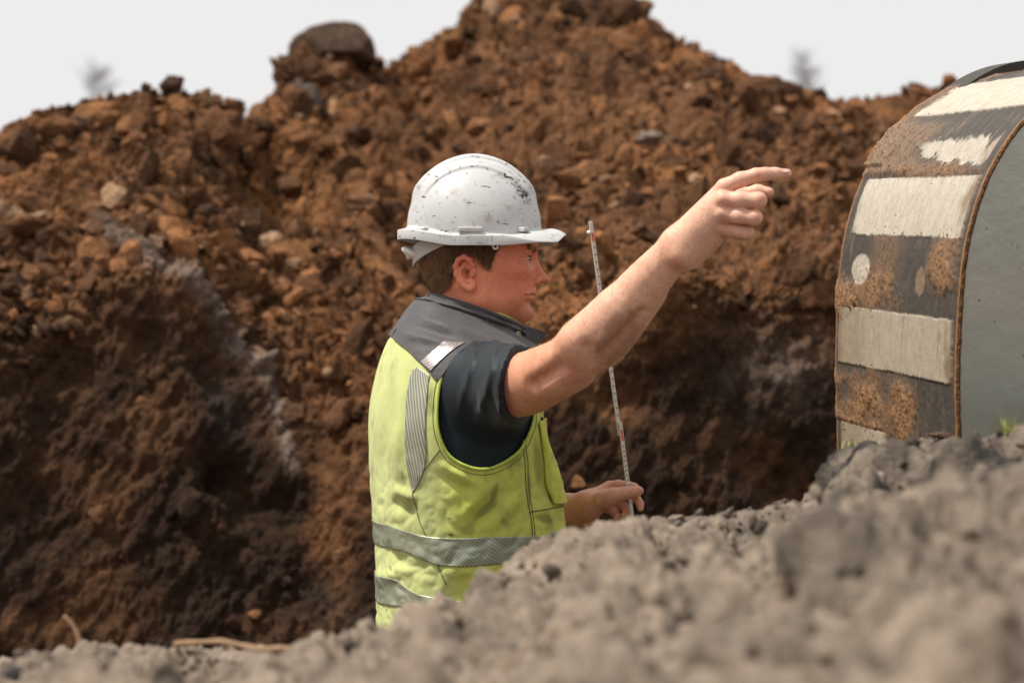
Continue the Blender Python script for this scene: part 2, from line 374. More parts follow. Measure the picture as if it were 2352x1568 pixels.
# hollow below the streak and the dark pockets in the wall
for hx, hy, hr, hd in [(530, 1080, 48, .10), (590, 1150, 60, .05), (170, 850, 60, .05), (40, 560, 60, .06), (1450, 900, 90, .07), (1780, 1080, 90, .06)]:
    d = d - hd * np.exp(-(((vX - hx) / hr) ** 2 + ((vY - hy) / (hr * .8)) ** 2))
d = d - .004 * edge
HD = HP + Hn * d[:, None]
def fit_skyline(D, n1, n2, sv, target, ramp, kern, it=3, r0=None):
    # settle the crest at its surveyed height once the relief is on it
    for _ in range(it):
        G_ = D.reshape(n1, n2, 3); v = 784 - (G_[..., 2] - ZC) / (K * G_[..., 1]); x = G_[..., 0] / (K * G_[..., 1]) + 1176
        rows = slice(int(n1 * ramp[1]) - 40 if r0 is None else int(n1 * r0), int(n1 * ramp[2])); b = np.digitize(x[rows].ravel(), sv); top = np.full(len(sv) + 1, 1e9); np.minimum.at(top, b, v[rows].ravel())
        top = top[1:]; bad = top > 1e8; top[bad] = np.interp(sv[bad], sv[~bad], top[~bad]) if bad.any() else 0
        dl = top - np.interp(sv, target[:, 0], target[:, 1]); kk = np.hanning(kern); kk /= kk.sum(); dl = np.convolve(np.pad(dl, kern // 2, 'edge'), kk, 'valid')[:len(sv)]
        wt = sm(np.linspace(0, 1, n1), ramp[0], ramp[1])[:, None]; D = G_.copy(); D[..., 2] += dl[None] * K * G_[..., 1] * wt; D = D.reshape(-1, 3)
    return D
HD = fit_skyline(HD, NT, NS, s, crest, (.45, .86, .96), 21)
f1 = fbm(HP, .55, 4, 41); f2 = fbm(HP, .16, 4, 43); f3 = fbm(HP, .06, 3, 47)
HN2 = normals(HD, HQ); c = np.tile(BR, (len(HP), 1)); c = mixc(c, OR, sm(f1 + .5 * f2, -.1, .75)); c = mixc(c, DK, sm(-f1 + .7 * f2, .15, .8) * .8)
c = mixc(c, TAN, sm(f2 + f3, .45, 1.3) * .6); c = mixc(c, DK, sm(-f2 + f3 * .7, .2, 1.0) * .75)
damp_shade = wall * .95                                               # moist subsoil of the cut wall, with its shade painted in
c = mixc(c, mixc(np.tile(DK * .70, (len(HP), 1)), BR * .58 + OR * .04, sm(f1 + f2, -.3, .8)), damp_shade)
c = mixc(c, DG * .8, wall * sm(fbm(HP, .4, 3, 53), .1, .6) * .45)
sideR = sm(vX, 640, 760) * (1 - sm(vX, 820, 1000)) * sm(vY, 700, 850); c = mixc(c, OR * .62, sideR * .5 * sm(f2, -.4, .5))
c = mixc(c, GR * 1.45, np.exp(-(np.maximum(dm - 4, 0) / (14 + 8 * sm(f1, -.5, .6))) ** 2) * sm(f2 + .6 * f3, -1.5, -.1) * .85)
c = mixc(c, GR * 1.0, np.exp(-(((vX - 1770) / 100) ** 2 + ((vY - 860) / 90) ** 2)) * sm(f2 + .5 * f3, -.7, .5) * .9)
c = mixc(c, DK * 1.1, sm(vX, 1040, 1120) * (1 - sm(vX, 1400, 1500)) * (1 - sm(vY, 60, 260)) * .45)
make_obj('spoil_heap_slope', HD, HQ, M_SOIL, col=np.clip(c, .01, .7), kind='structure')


# ---- clods
def ico(sub):
    bm = bmesh.new(); bmesh.ops.create_icosphere(bm, subdivisions=sub, radius=1)
    V = np.array([v.co[:] for v in bm.verts]); F = np.array([[v.index for v in f.verts] for f in bm.faces]); bm.free(); return V, F
def clod(sub, seed, rough=.22, planes=12):
    r = np.random.default_rng(seed); V, F = ico(sub); V = V.copy()
    for _ in range(planes):
        n = r.normal(size=3); n /= np.linalg.norm(n); c_ = r.uniform(.42, .8); dd = V @ n - c_; V -= np.where(dd > 0, dd, 0)[:, None] * n * .9
    V *= (1 + rough * 1.3 * fbm(V + seed, .8, 3, seed)[:, None] + .26 * fbm(V + seed, .35, 3, seed + 5, billow=True)[:, None])
    return V * np.array([1.15, r.uniform(.55, .95), r.uniform(.45, .8)]), F
def rndrot(r):
    q = r.normal(size=4); q /= np.linalg.norm(q); w_, x, y, z = q
    return np.array([[1 - 2 * (y * y + z * z), 2 * (x * y - z * w_), 2 * (x * z + y * w_)], [2 * (x * y + z * w_), 1 - 2 * (x * x + z * z), 2 * (y * z - x * w_)], [2 * (x * z - y * w_), 2 * (y * z + x * w_), 1 - 2 * (x * x + y * y)]])
def scatter(idx, sizes, variants, base, nrm, colfn, sink=.25, r=rng):
    Vs, Fs, Cs, o = [], [], [], 0
    for i, sz in zip(idx, sizes):
        V, F = variants[r.integers(len(variants))]; V = (V * sz) @ rndrot(r).T
        Vs.append(V + base[i] + nrm[i] * sz * (.55 - sink)); Fs.append(F + o); o += len(V)
        Cs.append(np.tile(colfn(i), (len(V), 1)))
    return np.concatenate(Vs), np.concatenate(Fs), np.concatenate(Cs)
var2 = [clod(2, k) for k in range(16)]; var1 = [clod(1, 100 + k, planes=4) for k in range(12)]; var3 = [clod(3, 200 + k) for k in range(10)]
tt_ = np.repeat(t, NS); ok = (tt_ > .41) & (tt_ < .905) & (vX > -120) & (vX < 2480)
wgt = np.where(ok, 1.0, 0) * (1 - .8 * np.exp(-(dm / 45) ** 2)) + np.where((tt_ > .1) & (tt_ <= .41) & (vX > -100) & (vX < 2400), .02, 0)
wgt *= sm(fbm(HP, .5, 3, 61), -.35, .4) + .06; wgt *= (HP[:, 1] ** 2); wgt /= wgt.sum()
def ccol(i):
    k = rng.uniform(); b = c[i] * rng.uniform(.8, 1.35)
    if k > .955: b = b * .4 + TAN * rng.uniform(.4, .6)
    elif k > .78: b = b * .5 + OR * rng.uniform(.4, .6)
    elif k > .45: b = b * .35 + DK * rng.uniform(.5, .9)
    return np.clip(b, .012, .62)
idx = rng.choice(len(HP), 5600, p=wgt); sz = np.clip(rng.lognormal(math.log(.019), .66, 5600), .008, .085)
V, F, C_ = scatter(idx, sz, var2, HD, HN2, ccol, .42)
idx2 = rng.choice(len(HP), 16000, p=wgt); sz2 = rng.uniform(.004, .011, 16000)
V2, F2, C2 = scatter(idx2, sz2, var1, HD, HN2, ccol)
make_obj('dirt_clods', np.concatenate([V, V2]), np.concatenate([F, F2 + len(V)]), M_SOIL, col=np.concatenate([C_, C2]), kind='stuff', smooth=False,
         label='loose brown soil clods strewn over the spoil heap', cat='clods')
# boulder-sized lumps, each its own thing
def hit(vx, vy):
    sel = np.where((tt_ > .05) & (tt_ < .902))[0]; k = sel[((vX[sel] - vx) ** 2 + (vY[sel] - vy) ** 2).argmin()]; return k
def boulder_shape(seed, sub=5):
    V, F = ico(sub); q = np.sign(V) * np.abs(V) ** .82; q[:, 2] *= 1 - .25 * sm(-V[:, 0], .2, 1); q[:, 2] -= .22 * sm(V[:, 0], .55, 1.0) * (V[:, 2] > -.5)
    q = q * (1 + .16 * fbm(V + seed, .9, 2, seed)[:, None] + .05 * fbm(V + seed, .3, 3, seed + 3)[:, None] + .02 * fbm(V, .08, 3, seed + 4, billow=True)[:, None])
    for n, c_ in (((.3, -.8, .5), .72), ((-.7, -.6, -.1), .78), ((.1, -.5, -.86), .6)):
        n = np.array(n) / np.linalg.norm(n); dd = q @ n - c_; q = q - np.where(dd > 0, dd, 0)[:, None] * n * .8
    return q, F
def lump(name, label, cat, vx, vy, rx, rz, color, seed, tilt=0, push=.4, depth=None, rough=.3, group=None, planes=7):
    k = hit(vx, vy); Y = HD[k, 1] - .04; rx, rz = (rx, rz) if name == 'boulder' else (rx * .85, rz * .85); V, F = clod(5 if rx > 50 else 4, seed, rough * .8, planes if name == 'boulder' else planes + 6); V = V - (V.max(0) + V.min(0)) / 2; V /= np.abs(V).max(0)
    if name == 'boulder': V, F = boulder_shape(seed); V = V - (V.max(0) + V.min(0)) / 2; V /= np.abs(V).max(0)
    V = V * np.array([rx * K * Y, (rx + rz) * .5 * K * Y, rz * K * Y]); V = V @ rotm('y', tilt).T
    V += fbm(V, .05, 4, seed, gain=.7)[:, None] * V * (.03 if name == 'boulder' else .16)
    f = fbm(V, .05, 3, seed + 9); cc = mixc(np.tile(color * .85, (len(V), 1)), color * 1.3, sm(f, -.5, .5))
    ctr = W(vx, vy, Y); ctr[2] = min(ctr[2], HD[k, 2] + .5 * rz * K * Y) if name != 'boulder' else ctr[2]; ctr[1] = Y + push * rx * K * Y
    o = make_obj(name, V, F, M_SOIL, col=np.clip(cc, .01, .7), label=label, cat=cat, group=group); o.location = ctr; return o
lump('boulder', 'big dark brown boulder of packed soil perched on the crest against the sky', 'boulder', 760, 112, 103, 62, DK * 1.9 + DG * .3, 9, -4, .1, rough=.07, planes=2)
lump('soil_lump', 'dark slab-like lump leaning just below the perched boulder', 'boulder', 680, 186, 92, 84, BR * .5 + DK * .6, 12, 18, .5, rough=.2)
lump('soil_lump', 'blue-grey faced lump low on the left flank under the perched boulder', 'boulder', 690, 235, 58, 62, GR * .42 + DG, 18, 25, .2, rough=.2)
lump('soil_clod', 'large round brown clod with a dark hollow, high on the left heap', 'clod', 532, 312, 66, 46, BR * 1.1, 21, 8, .2)
lump('soil_clod', 'round brown clod right of the large hollow clod on the left heap', 'clod', 632, 322, 50, 36, BR, 22, 10, .2)
lump('soil_clod', 'dark pointed clod standing highest on the left crest', 'clod', 392, 196, 34, 30, DK * 1.8, 23, 12, .1)
lump('soil_clod', 'small dark clod on the left crest beside the pointed one', 'clod', 335, 203, 16, 17, DK * 1.6, 24, 0, .1)
lump('soil_clod', 'small dark clod farthest left along the left crest', 'clod', 215, 240, 16, 14, DK * 1.6, 25, 0, .1)
lump('soil_clod', 'broad dark clod on the right shoulder of the main peak', 'clod', 1640, 140, 48, 26, DK * 2, 26, 14, .2)
lump('soil_clod', 'squarish dark clod on the skyline left of the notch', 'clod', 1876, 208, 30, 18, DK * 1.5, 27, 0, .1)
lump('soil_clod', 'flat dark clod on the skyline between main peak and notch', 'clod', 1775, 186, 26, 16, DK * 1.5, 28, 0, .1)
lump('soil_clod', 'pale angular clod leaning on the slope left of the helmet', 'clod', 622, 552, 42, 40, TAN * .75, 29, -35, .2, rough=.15, planes=10)
lump('soil_clod', 'dark brown clod just right of the pale angular clod', 'clod', 742, 572, 48, 30, BR * .9, 30, 15, .2)
lump('soil_clod', 'pale flat stone-like clod above the dark brown clod', 'clod', 722, 522, 32, 17, TAN * .8, 31, 0, .2)
lump('soil_clod', 'shadowed round clod in the middle of the left slope', 'clod', 536, 492, 36, 26, BR * .8, 32, 10, .2)
lump('soil_clod', 'wide pale clod at the left edge of the slope', 'clod', 92, 482, 46, 24, TAN * .75, 33, 5, .2)
lump('soil_clod', 'orange upright clod just left of the collar', 'clod', 712, 636, 40, 26, OR * 1.1, 34, -30, .2, planes=9)
lump('soil_clod', 'grey-tan clod high on the slope above the pointing hand', 'clod', 1490, 318, 46, 26, GR * 1.5, 35, -12, .2)
lump('soil_clod', 'small pale clod below the main peak', 'clod', 1030, 262, 18, 14, TAN, 36, 0, .2)
lump('soil_clod', 'pale brown clod beside the wrist of the pointing hand', 'clod', 1592, 606, 26, 15, TAN * .8, 37, -10, .2)
lump('soil_clod', 'dark clod above the pale bands of the bucket', 'clod', 1985, 348, 60, 28, DK * 1.8, 38, -5, .2)
lump('soil_clod', 'brown ridge-shaped clod near the top right of the slope', 'clod', 1800, 240, 52, 30, BR * 1.2, 39, 10, .2)

# ---- grey bank in the foreground
bc = np.array([(-900, 1560), (-200, 1530), (0, 1512), (60, 1500), (200, 1476), (330, 1482), (480, 1486), (650, 1490), (720, 1462), (800, 1440), (870, 1418), (960, 1388), (1040, 1358),
    (1100, 1332), (1160, 1292), (1210, 1246), (1260, 1228), (1320, 1212), (1450, 1186), (1560, 1190), (1700, 1172), (1800, 1160), (1850, 1130), (1890, 1070), (1925, 1030), (1990, 1014), (2100, 1010),
    (2200, 1003), (2280, 995), (2352, 975), (2700, 950), (3400, 930)], float)
by = np.array([(-900, 3.1), (0, 3.1), (650, 3.15), (1200, 3.35), (1750, 3.35), (1950, 3.5), (2352, 3.45), (3400, 3.4)], float)
NB, MB_ = 1000, 620; s2 = np.linspace(-1100, 3450, NB)
bcy = np.interp(s2, bc[:, 0], bc[:, 1]); bY = np.interp(s2, by[:, 0], by[:, 1]); right = sm(s2, 1880, 2000)
tb = np.linspace(0, 1, MB_); BK = np.zeros((MB_, NB, 3))
for k, tt in enumerate(tb):
    if tt < .82:
        u = (tt / .82) ** 1.05; Y = 1.12 + (bY - 1.12) * u
        z0 = ZC - 1.12 * K * 1200; z1 = ZC - (bcy - 784) * K * bY
        Z = z0 + (z1 - z0) * (u ** .85)
        X = (s2 - 1176) * K * Y
    else:
        u = (tt - .82) / .18; z1 = ZC - (bcy - 784) * K * bY
        Y = bY + u * (.45 + right * 1.5); Zl = z1 + (-.2 - z1) * sm(np.full(NB, u), .0, .95); Zr = z1 - .10 - (z1 - 1.0) * .3 * u
        Zr = np.where(u > .8, Zr + (-.2 - Zr) * (u - .8) / .2, z1 + (Zr - z1) * min(1, u * 5)); Z = Zl * (1 - right) + Zr * right; X = (s2 - 1176) * K * bY
    BK[k, :, 0] = X; BK[k, :, 1] = Y; BK[k, :, 2] = Z
BP = BK.reshape(-1, 3); BQ = grid_faces(MB_, NB); Bn = normals(BP, BQ)
if Bn[NB * 100 + 500, 2] < 0: BQ = BQ[:, ::-1]; Bn = -Bn
near = 1 - sm(BP[:, 1], 1.0, 2.4); lip2 = np.exp(-((np.repeat(tb, NB) - .82) / .02) ** 2)
d = fbm(BP, .30, 3, 71) * .075 * (1 - .85 * lip2) + fbm(BP, .15, 3, 73) * .034 * (1 - .7 * lip2) + fbm(BP @ np.array([[.55, 1.0, 0], [-.8, .7, 0], [0, 0, 1]]), .19, 2, 77, billow=True) * .055 * (1 - .6 * lip2) + fbm(BP, .085, 5, 75, billow=True, gain=.62) * .030 * (.4 + .9 * sm(fbm(BP, .3, 2, 78), -.5, .4)) + fbm(BP @ np.array([[1, .3, 0], [-.3, .6, 0], [0, 0, 1]]),     .04, 3, 79, gain=.5) * .013 + fbm(BP, .014, 3, 80) * .003
pit = sm(fbm(BP, .10, 2, 83), .22, .62) + .6 * sm(fbm(BP, .045, 2, 85), .35, .75); d = d - pit * .065 + .03 * fbm(BP, .10, 2, 87) * near
BD = BP + Bn * d[:, None]; BD = fit_skyline(BD, MB_, NB, s2, bc, (.05, .70, .88), 35, 4, .25); BN = normals(BD, BQ)
f1 = fbm(BP, .35, 4, 91); f2 = fbm(BP, .07, 4, 93)
bs = BP[:, 0] / (K * BP[:, 1]) + 1176
SAND = np.array([.26, .208, .160]); SLATE = np.array([.030, .028, .027]); RUST = np.array([.30, .15, .07])
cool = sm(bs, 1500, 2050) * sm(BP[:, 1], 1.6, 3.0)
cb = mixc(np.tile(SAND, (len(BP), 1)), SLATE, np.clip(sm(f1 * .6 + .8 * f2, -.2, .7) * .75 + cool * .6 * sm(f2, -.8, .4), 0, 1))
cb = mixc(cb, RUST, sm(fbm(BP, .22, 3, 97), .42, .9) * .4); cb = mixc(cb, SLATE, sm(pit, .2, 1.0) * .35); cb = mixc(cb, SAND * 1.25, sm(-f1 + f2, .45, 1.1) * .4)  # SLATE also paints shade into the pits
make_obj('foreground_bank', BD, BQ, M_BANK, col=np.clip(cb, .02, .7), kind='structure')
okb = (np.repeat(tb, NB) > .15) & (np.repeat(tb, NB) < .83) & (bs > -50) & (bs < 2420)
wg = np.where(okb, 1.0, 0) * BP[:, 1] ** 1.2 * (sm(fbm(BP, .3, 2, 99), -.4, .5) + .08); wg /= wg.sum()
n_ = 1500; ib = rng.choice(len(BP), n_, p=wg); szb = np.clip(rng.lognormal(math.log(.006), .5, n_), .003, .018)
V, F, C_ = scatter(ib, szb, var2, BD, BN, lambda i: np.clip(cb[i] * rng.uniform(.6, 1.25), .02, .7), .3)
make_obj('bank_crumbs', V, F, M_BANK, col=C_, kind='stuff', label='grey crumbs and small stones lying on the near bank', cat='crumbs')
def bhit(vx, vy):
    bv = 784 - (BD[:, 2] - ZC) / (K * BD[:, 1]); bx = BD[:, 0] / (K * BD[:, 1]) + 1176
    sel = np.where(np.repeat(tb, NB) < .83)[0]; return sel[((bx[sel] - vx) ** 2 + (bv[sel] - vy) ** 2).argmin()]
# twigs
p = BD[bhit(178, 1488)]; pts = crom([p + [0, 0, -.01], p + [.002, 0, .012], p + [-.006, .003, .028], p + [-.017, .004, .040]], 14)
o = make_obj('twig', *tube(pts, np.linspace(.0038, .0022, 14), 8), M_TWIG, label='short pale dry twig standing up from the bank edge at lower left', cat='twig')
a, b = BD[bhit(405, 1494)], BD[bhit(672, 1502)]; pts = crom([a + [0, -.01, .010], a * .6 + b * .4 + [0, -.01, .014], a * .3 + b * .7 + [0, -.015, .008], b + [0, -.01, .008]], 24)
make_obj('twig', *tube(pts, .0036 + .0008 * np.sin(np.arange(24)), 8), M_TWIG, label='long brown root lying flat along the bank edge at lower left', cat='twig')
# small grass tufts
def tuft(vx, vy, n, h, label, lift=0.0):
    p = BD[bhit(vx, vy)]; Vs, Fs, o = [], [], 0
    for k in range(n):
        b0 = p + np.array([rng.normal(0, .008), rng.normal(0, .008), -.004 + lift]); ln = h * rng.uniform(.5, 1.1); dr = rng.normal(0, .35, 3); dr[2] = 1; dr /= np.linalg.norm(dr)
        sd_ = np.cross(dr, rng.normal(size=3)); sd_ *= .0011 / np.linalg.norm(sd_); md = b0 + dr * ln * .6; tp = md + (dr + np.array([rng.normal(0, .5), rng.normal(0, .5), -.2])) * ln * .45
        Vs.append(np.array([b0 - sd_, b0 + sd_, md + sd_ * .8, md - sd_ * .8, tp])); Fs += [(o, o + 1, o + 2, o + 3), (o + 3, o + 2, o + 4)]; o += 5
    make_obj('grass_tuft', np.concatenate(Vs), Fs, M_GRASS, label=label, cat='grass tuft', group='grass tufts on the near bank')
tuft(2312, 990, 26, .030, 'small yellow-green grass tuft on the bank crest before the bucket side plate')
tuft(1948, 1018, 12, .016, 'tiny grass tuft on the bank crest below the left edge of the bucket')
lumpb = clod(4, 61, .25)
def bstone(vx, vy, r, color, label, seed, sq=.7):
    k = bhit(vx, vy); V, F = clod(4, seed, .22); V = V * r * np.array([1, .8, sq])
    o = make_obj('stone', V, F, M_BANK, col=np.tile(color, (len(V), 1)), label=label, cat='stone'); o.location = BD[k] + BN[k] * r * .25
bstone(2160, 1004, .022, SLATE * 1.1 + RUST * .3, 'flat brown stone on the bank crest in front of the bucket edge', 71, .35)
bstone(50, 1552, .022, DG * .8, 'dark round stone in the lower left corner of the bank', 72, .7)
bstone(1560, 1190, .014, SAND * .9, 'small pale stone on the bank edge right of the held rule', 73)

# ---- two far bare trees whose crowns just show above the heap
def far_tree(X, Y, H, cr, ch, seed, label):
    r = np.random.default_rng(seed); root = empty('bare_tree', label, 'tree', (X, Y, 0), group='bare trees far behind the heap')
    root.location = (X, Y, 0); root.rotation_euler = (0, 0, 0)
    tv = tube([(0, 0, -.1), (.05, 0, H * .4), (0, .05, H * .75), (0, 0, H * .95)], [.2, .14, .05, .01], 10)
    make_obj('trunk', *tv, M_BARK, root); Vs, Fs, o = [], [], 0
    def add(a, b, ra, rb):
        nonlocal o
        ax = (b - a) / (np.linalg.norm(b - a) + 1e-9); u = np.cross(ax, [.3, .5, .8]); u /= np.linalg.norm(u); w_ = np.cross(ax, u)
        for (p, rr) in ((a, ra), (b, rb)):
            for k in range(3): an = k * 2.0944; Vs.append(p + rr * (math.cos(an) * u + math.sin(an) * w_))
        for k in range(3): Fs.append((o + k, o + (k + 1) % 3, o + 3 + (k + 1) % 3, o + 3 + k))
        o += 6
    for k in range(60):
        h = H * (1 - ch * 1.1 / H) + r.uniform(0, 1) * ch * .9 if k > 25 else r.uniform(.45, .85) * H
        a = np.array([0, 0, h]); an = r.uniform(0, 6.28); dr = np.array([math.cos(an), math.sin(an), r.uniform(.5, 1.3)]); dr /= np.linalg.norm(dr)
        L_ = cr * r.uniform(.5, 1.0); b = a + dr * L_; add(a, b, .025, .01)
        for j in range(9):
            q_ = a + (b - a) * r.uniform(.25, 1); d2 = dr + r.normal(0, .55, 3); d2 /= np.linalg.norm(d2); e_ = q_ + d2 * L_ * r.uniform(.3, .55); add(q_, e_, .011, .006)
            for i in range(4):
                q3 = q_ + (e_ - q_) * r.uniform(.3, 1); d3 = d2 + r.normal(0, .6, 3); d3 /= np.linalg.norm(d3); add(q3, q3 + d3 * L_ * r.uniform(.12, .3), .0065, .004)
    make_obj('crown', np.array(Vs), Fs, M_BARK, root, smooth=False)
far_tree((225 - 1176) * K * 170, 170, ZC + (784 - 155) * K * 170, 1.7, 3.2, 3, 'faint bare tree crown showing above the left heap')
far_tree((1852 - 1176) * K * 170, 170, ZC + (784 - 128) * K * 170, 1.5, 3.2, 4, 'faint bare tree crown in the notch right of the main peak')

# ================================================================== EXCAVATOR BUCKET
e_ = np.array([-.181, 1, .0555]); e_ /= np.linalg.norm(e_)
BW = .63; P0 = W(2200, 900, 3.9)
def onplane(vx, vy, q=0):
    d = W(vx, vy, 1.0) - np.array([0, 0, ZC]); o = np.array([0, 0, ZC]); t_ = ((P0 + e_ * q - o) @ e_) / (d @ e_); return o + d * t_
rim = [(2208, 1560), (2203, 1300), (2200, 1005), (2197, 900), (2199, 800), (2204, 700), (2213, 600), (2230, 515), (2257, 430), (2300, 345), (2352, 276), (2430, 205), (2540, 148), (2680, 118), (2800, 120)]
NSB = 620
rimv = crom(rim, NSB); rimP = np.array([onplane(*p) for p in rimv])
yr = rimv[:, 1]; seg = np.linalg.norm(np.diff(rimP, axis=0), axis=1); sl_ = np.concatenate([[0], np.cumsum(seg)])
su = np.linspace(0, sl_[-1], NSB); rimP = np.stack([np.interp(su, sl_, rimP[:, k]) for k in range(3)], 1); yr = np.interp(su, sl_, yr); xr_ = np.interp(su, sl_, rimv[:, 0])
topw = xr_ > 2352                                           # beyond the frame the curve runs on
NQ = 260; qs = np.linspace(0, BW, NQ)
T = np.gradient(rimP, axis=0); T /= np.linalg.norm(T, axis=1)[:, None]; Nrm = np.cross(T, e_); Nrm /= np.linalg.norm(Nrm, axis=1)[:, None]
if Nrm[NSB // 2, 0] > 0: Nrm = -Nrm
G = rimP[:, None, :] + qs[None, :, None] * e_; Q = np.repeat((qs / BW)[None], NSB, 0).ravel(); YR = np.repeat(yr[:, None], NQ, 1).ravel(); SU = np.repeat(su[:, None], NQ, 1).ravel()
GP = G.reshape(-1, 3); GN = np.repeat(Nrm[:, None], NQ, 1).reshape(-1, 3)
UV3 = np.stack([SU, Q * BW, np.zeros(len(Q))], 1)
nA = fbm(UV3, .05, 4, 201); nB = fbm(UV3, .012, 4, 203); nS = fbm(UV3 * [.14, 1, 1], .012, 4, 205, gain=.7); nL = fbm(UV3 * [1, .35, 1], .05, 4, 207)
# distance measures in "rim y" pixels (one pixel is about 0.7 mm)
def band(lo, hi, q0, q1, soft=4, ra=6, yy=YR):
    y = yy + nB * ra * 1.2 + nA * ra * 1.2 + nS * ra * .8; qq = Q + nA * .010 + nB * .006
    return sm(y, lo - soft, lo + soft) * (1 - sm(y, hi - soft, hi + soft)) * sm(qq, q0 - .012, q0 + .012) * (1 - sm(qq, q1 - .012, q1 + .012))
SY = np.where(np.repeat(topw[:, None], NQ, 1).ravel(), YR - 0, YR)
clean = band(404, 548, .035, .93, 2, 3)
clean = np.maximum(clean, band(736, 884, .03, .965, 2, 3))
clean = np.maximum(clean, band(1040, 1400, .55, .95, 2, 3))
sA = np.interp(242, yr[::-1], su[::-1]); sB = np.interp(158, yr[::-1], su[::-1])
tA = sm(SU + nA * .004, sA - .002, sA + .002) * (1 - sm(SU + nA * .012 + nB * .008 - (1 - Q) * 0, sB - .01, sB + .01)) * sm(Q, .01, .03) * (1 - sm(Q + nA * .10, .88, .92))
clean = np.maximum(clean, tA)
sC = np.interp(372, yr[::-1], su[::-1]); sD = np.interp(285, yr[::-1], su[::-1])
tB = sm(SU + nA * .03 + nB * .01 - .10 * np.clip(Q - .35, 0, 1), sC - .004, sC + .006) * (1 - sm(SU + nA * .035 + nB * .012, sD - .03, sD - .02)) * sm(Q, .05, .07) * (1 - sm(Q + nA * .12, .56, .66))
clean = np.maximum(clean, tB * .9)
circ = 1 - sm(np.hypot((Q - .80) / .085, (YR - 636) / 40) + nB * .1, .9, 1.05); clean = np.maximum(clean, circ * .92)
circ2 = 1 - sm(np.hypot((Q - .30) / .04, (YR - 655) / 34) + nB * .3, .8, 1.1); clean = np.maximum(clean, circ2 * .55)
mud = 1 - clean
thick = np.zeros(len(Q)); org = np.zeros(len(Q))
def blob(qc, yc, rq, ry, n1=.5, n2=.5):
    return 1 - sm(np.hypot((Q - qc) / rq, (YR - yc) / ry) + (nA * .9 + nS * .45) * (n1 + .3) + nB * n2 * .7, .45, 1.25)
b1 = blob(.14, 610, .115, 78); b2 = blob(.93, 715, .13, 62); b2b = blob(.70, 690, .22, 60, .8, .8); b3 = sm(nL + .6 * nA, -.4, .5) * sm(YR, 890, 930) * sm(Q, .2, .5) * (1 - sm(YR, 1030, 1040) * sm(Q, .55, .6))
b4 = blob(.60, 600, .14, 120, .6, .8) * .7; b5 = sm(Q + nA * .12, .52, .70) * sm(YR, 250, 280) * (1 - sm(YR + nA * 10, 385, 402)); b6 = blob(.42, 388, .35, 24, .7, .9); b7 = sm(Q + nA * .1, .80, .90) * (SU > sC) * 1.0
b8 = sm(Q + nB * .05, .10, .16) * (1 - sm(YR, 905, 940)) * (YR > 886)
b9 = np.maximum(blob(.42, 970, .12, 90, .7, .9), blob(.72, 1000, .25, 110, .9, .9) * .8)
thick = .007 * b1 + .006 * b2 + .004 * b2b + .0035 * b3 + .003 * b4 + .006 * b5 + .006 * b6 + .006 * b7 + .004 * b9
thick = thick * (.75 + .5 * nA) + mud * (.0010 + .0010 * np.clip(nB, -1, 1) + .0006 * nS)
thick = thick + (b1 + b2 + b3 * .8 + b5 + b6 + .6 * b4 + b7 + b9) * (.0036 * fbm(UV3 * [.38, 1, 1], .010, 4, 211, gain=.65) + .0012 * fbm(UV3, .005, 2, 213))
clean = clean * (1 - .85 * sm(nA + .8 * nS + .9 * (1 - sm(np.minimum(np.abs(YR - 545), np.abs(YR - 736)), 2, 22)), 1.15, 1.6)); plate = clean * (circ < .3) * (circ2 < .3) * (tB < .5); thick = np.where(plate > .5, .0035, thick)       # welded wear bands stand proud
org = np.clip(b1 * .9 + b2 * 1.0 + b2b * .8 + b3 * .75 + b4 * .6 + b5 * .45 + b6 * .6 + b7 * .4 + b9 * .8, 0, 1)
CM = np.array([.46, .41, .335]); CMW = np.array([.29, .235, .165]); DM = np.array([.052, .043, .034]); OM = np.array([.29, .15, .064]); GM = np.array([.135, .115, .095]); BM = np.array([.19, .125, .075])
et_ = np.minimum(Q, 1 - Q); cc = np.tile(DM, (len(Q), 1)); cc = mixc(cc, GM, sm(nS + nA * .5, -.2, .9) * .6); cc = mixc(cc, BM, sm(nA + nS * .4, .1, .8) * .6)
cc = mixc(cc, OM, org * sm(nB + .4 * nS, -.9, .4)); cc = mixc(cc, BM * .95, (b5 * .7 + b7 * .6) * sm(nB + nS, -1, .6)); cc = mixc(cc, OM * 1.25, np.clip(b2 * sm(nB, 0, .8), 0, 1))
cc = mixc(cc, np.array([.55, .52, .48]), sm(nS, .45, .9) * .5 * (Q < .3) * (YR > 700))
cmc = mixc(np.tile(CM, (len(Q), 1)), CMW, np.clip(sm(nS, -.1, .9) * .55 + sm(YR, 600, 760) * .55 + .6 * sm(Q, .60, .9) * (YR > 700), 0, 1)); cmc = mixc(cmc, CM * 1.2, sm(-nS, .2, .8) * .6); cmc = mixc(cmc, BM, sm(nA + .5 * nS + 1.2 * (1 - sm(et_, .02, .16)), .25, 1.4) * .85)
cmc = mixc(cmc, DM * 1.5, sm(nS + nB * .5, .95, 1.3) * .6); cmc = mixc(cmc, np.array([.30, .20, .11]), circ2)
sme = sm(fbm(UV3 * [.28, 1, 1], .055, 4, 241) + .6 * nS, .1, 1.1); cmc = mixc(cmc, BM * 1.1, sme * (.35 + .4 * (YR > 700))); cc = mixc(cc, cmc, clean)
et = np.minimum(Q, 1 - Q); cc = mixc(cc, np.array([.30, .14, .05]), (1 - sm(et + nB * .006, .006, .016)) * .85)
GV = GP + GN * thick[:, None]
bucket = empty('excavator_bucket', 'mud-caked excavator bucket with a curved back and smooth grey side plate', 'excavator bucket')
sh = make_obj('bucket_back', GV, grid_faces(NSB, NQ), M_BKT, bucket, col=np.clip(cc, .012, .8)); 
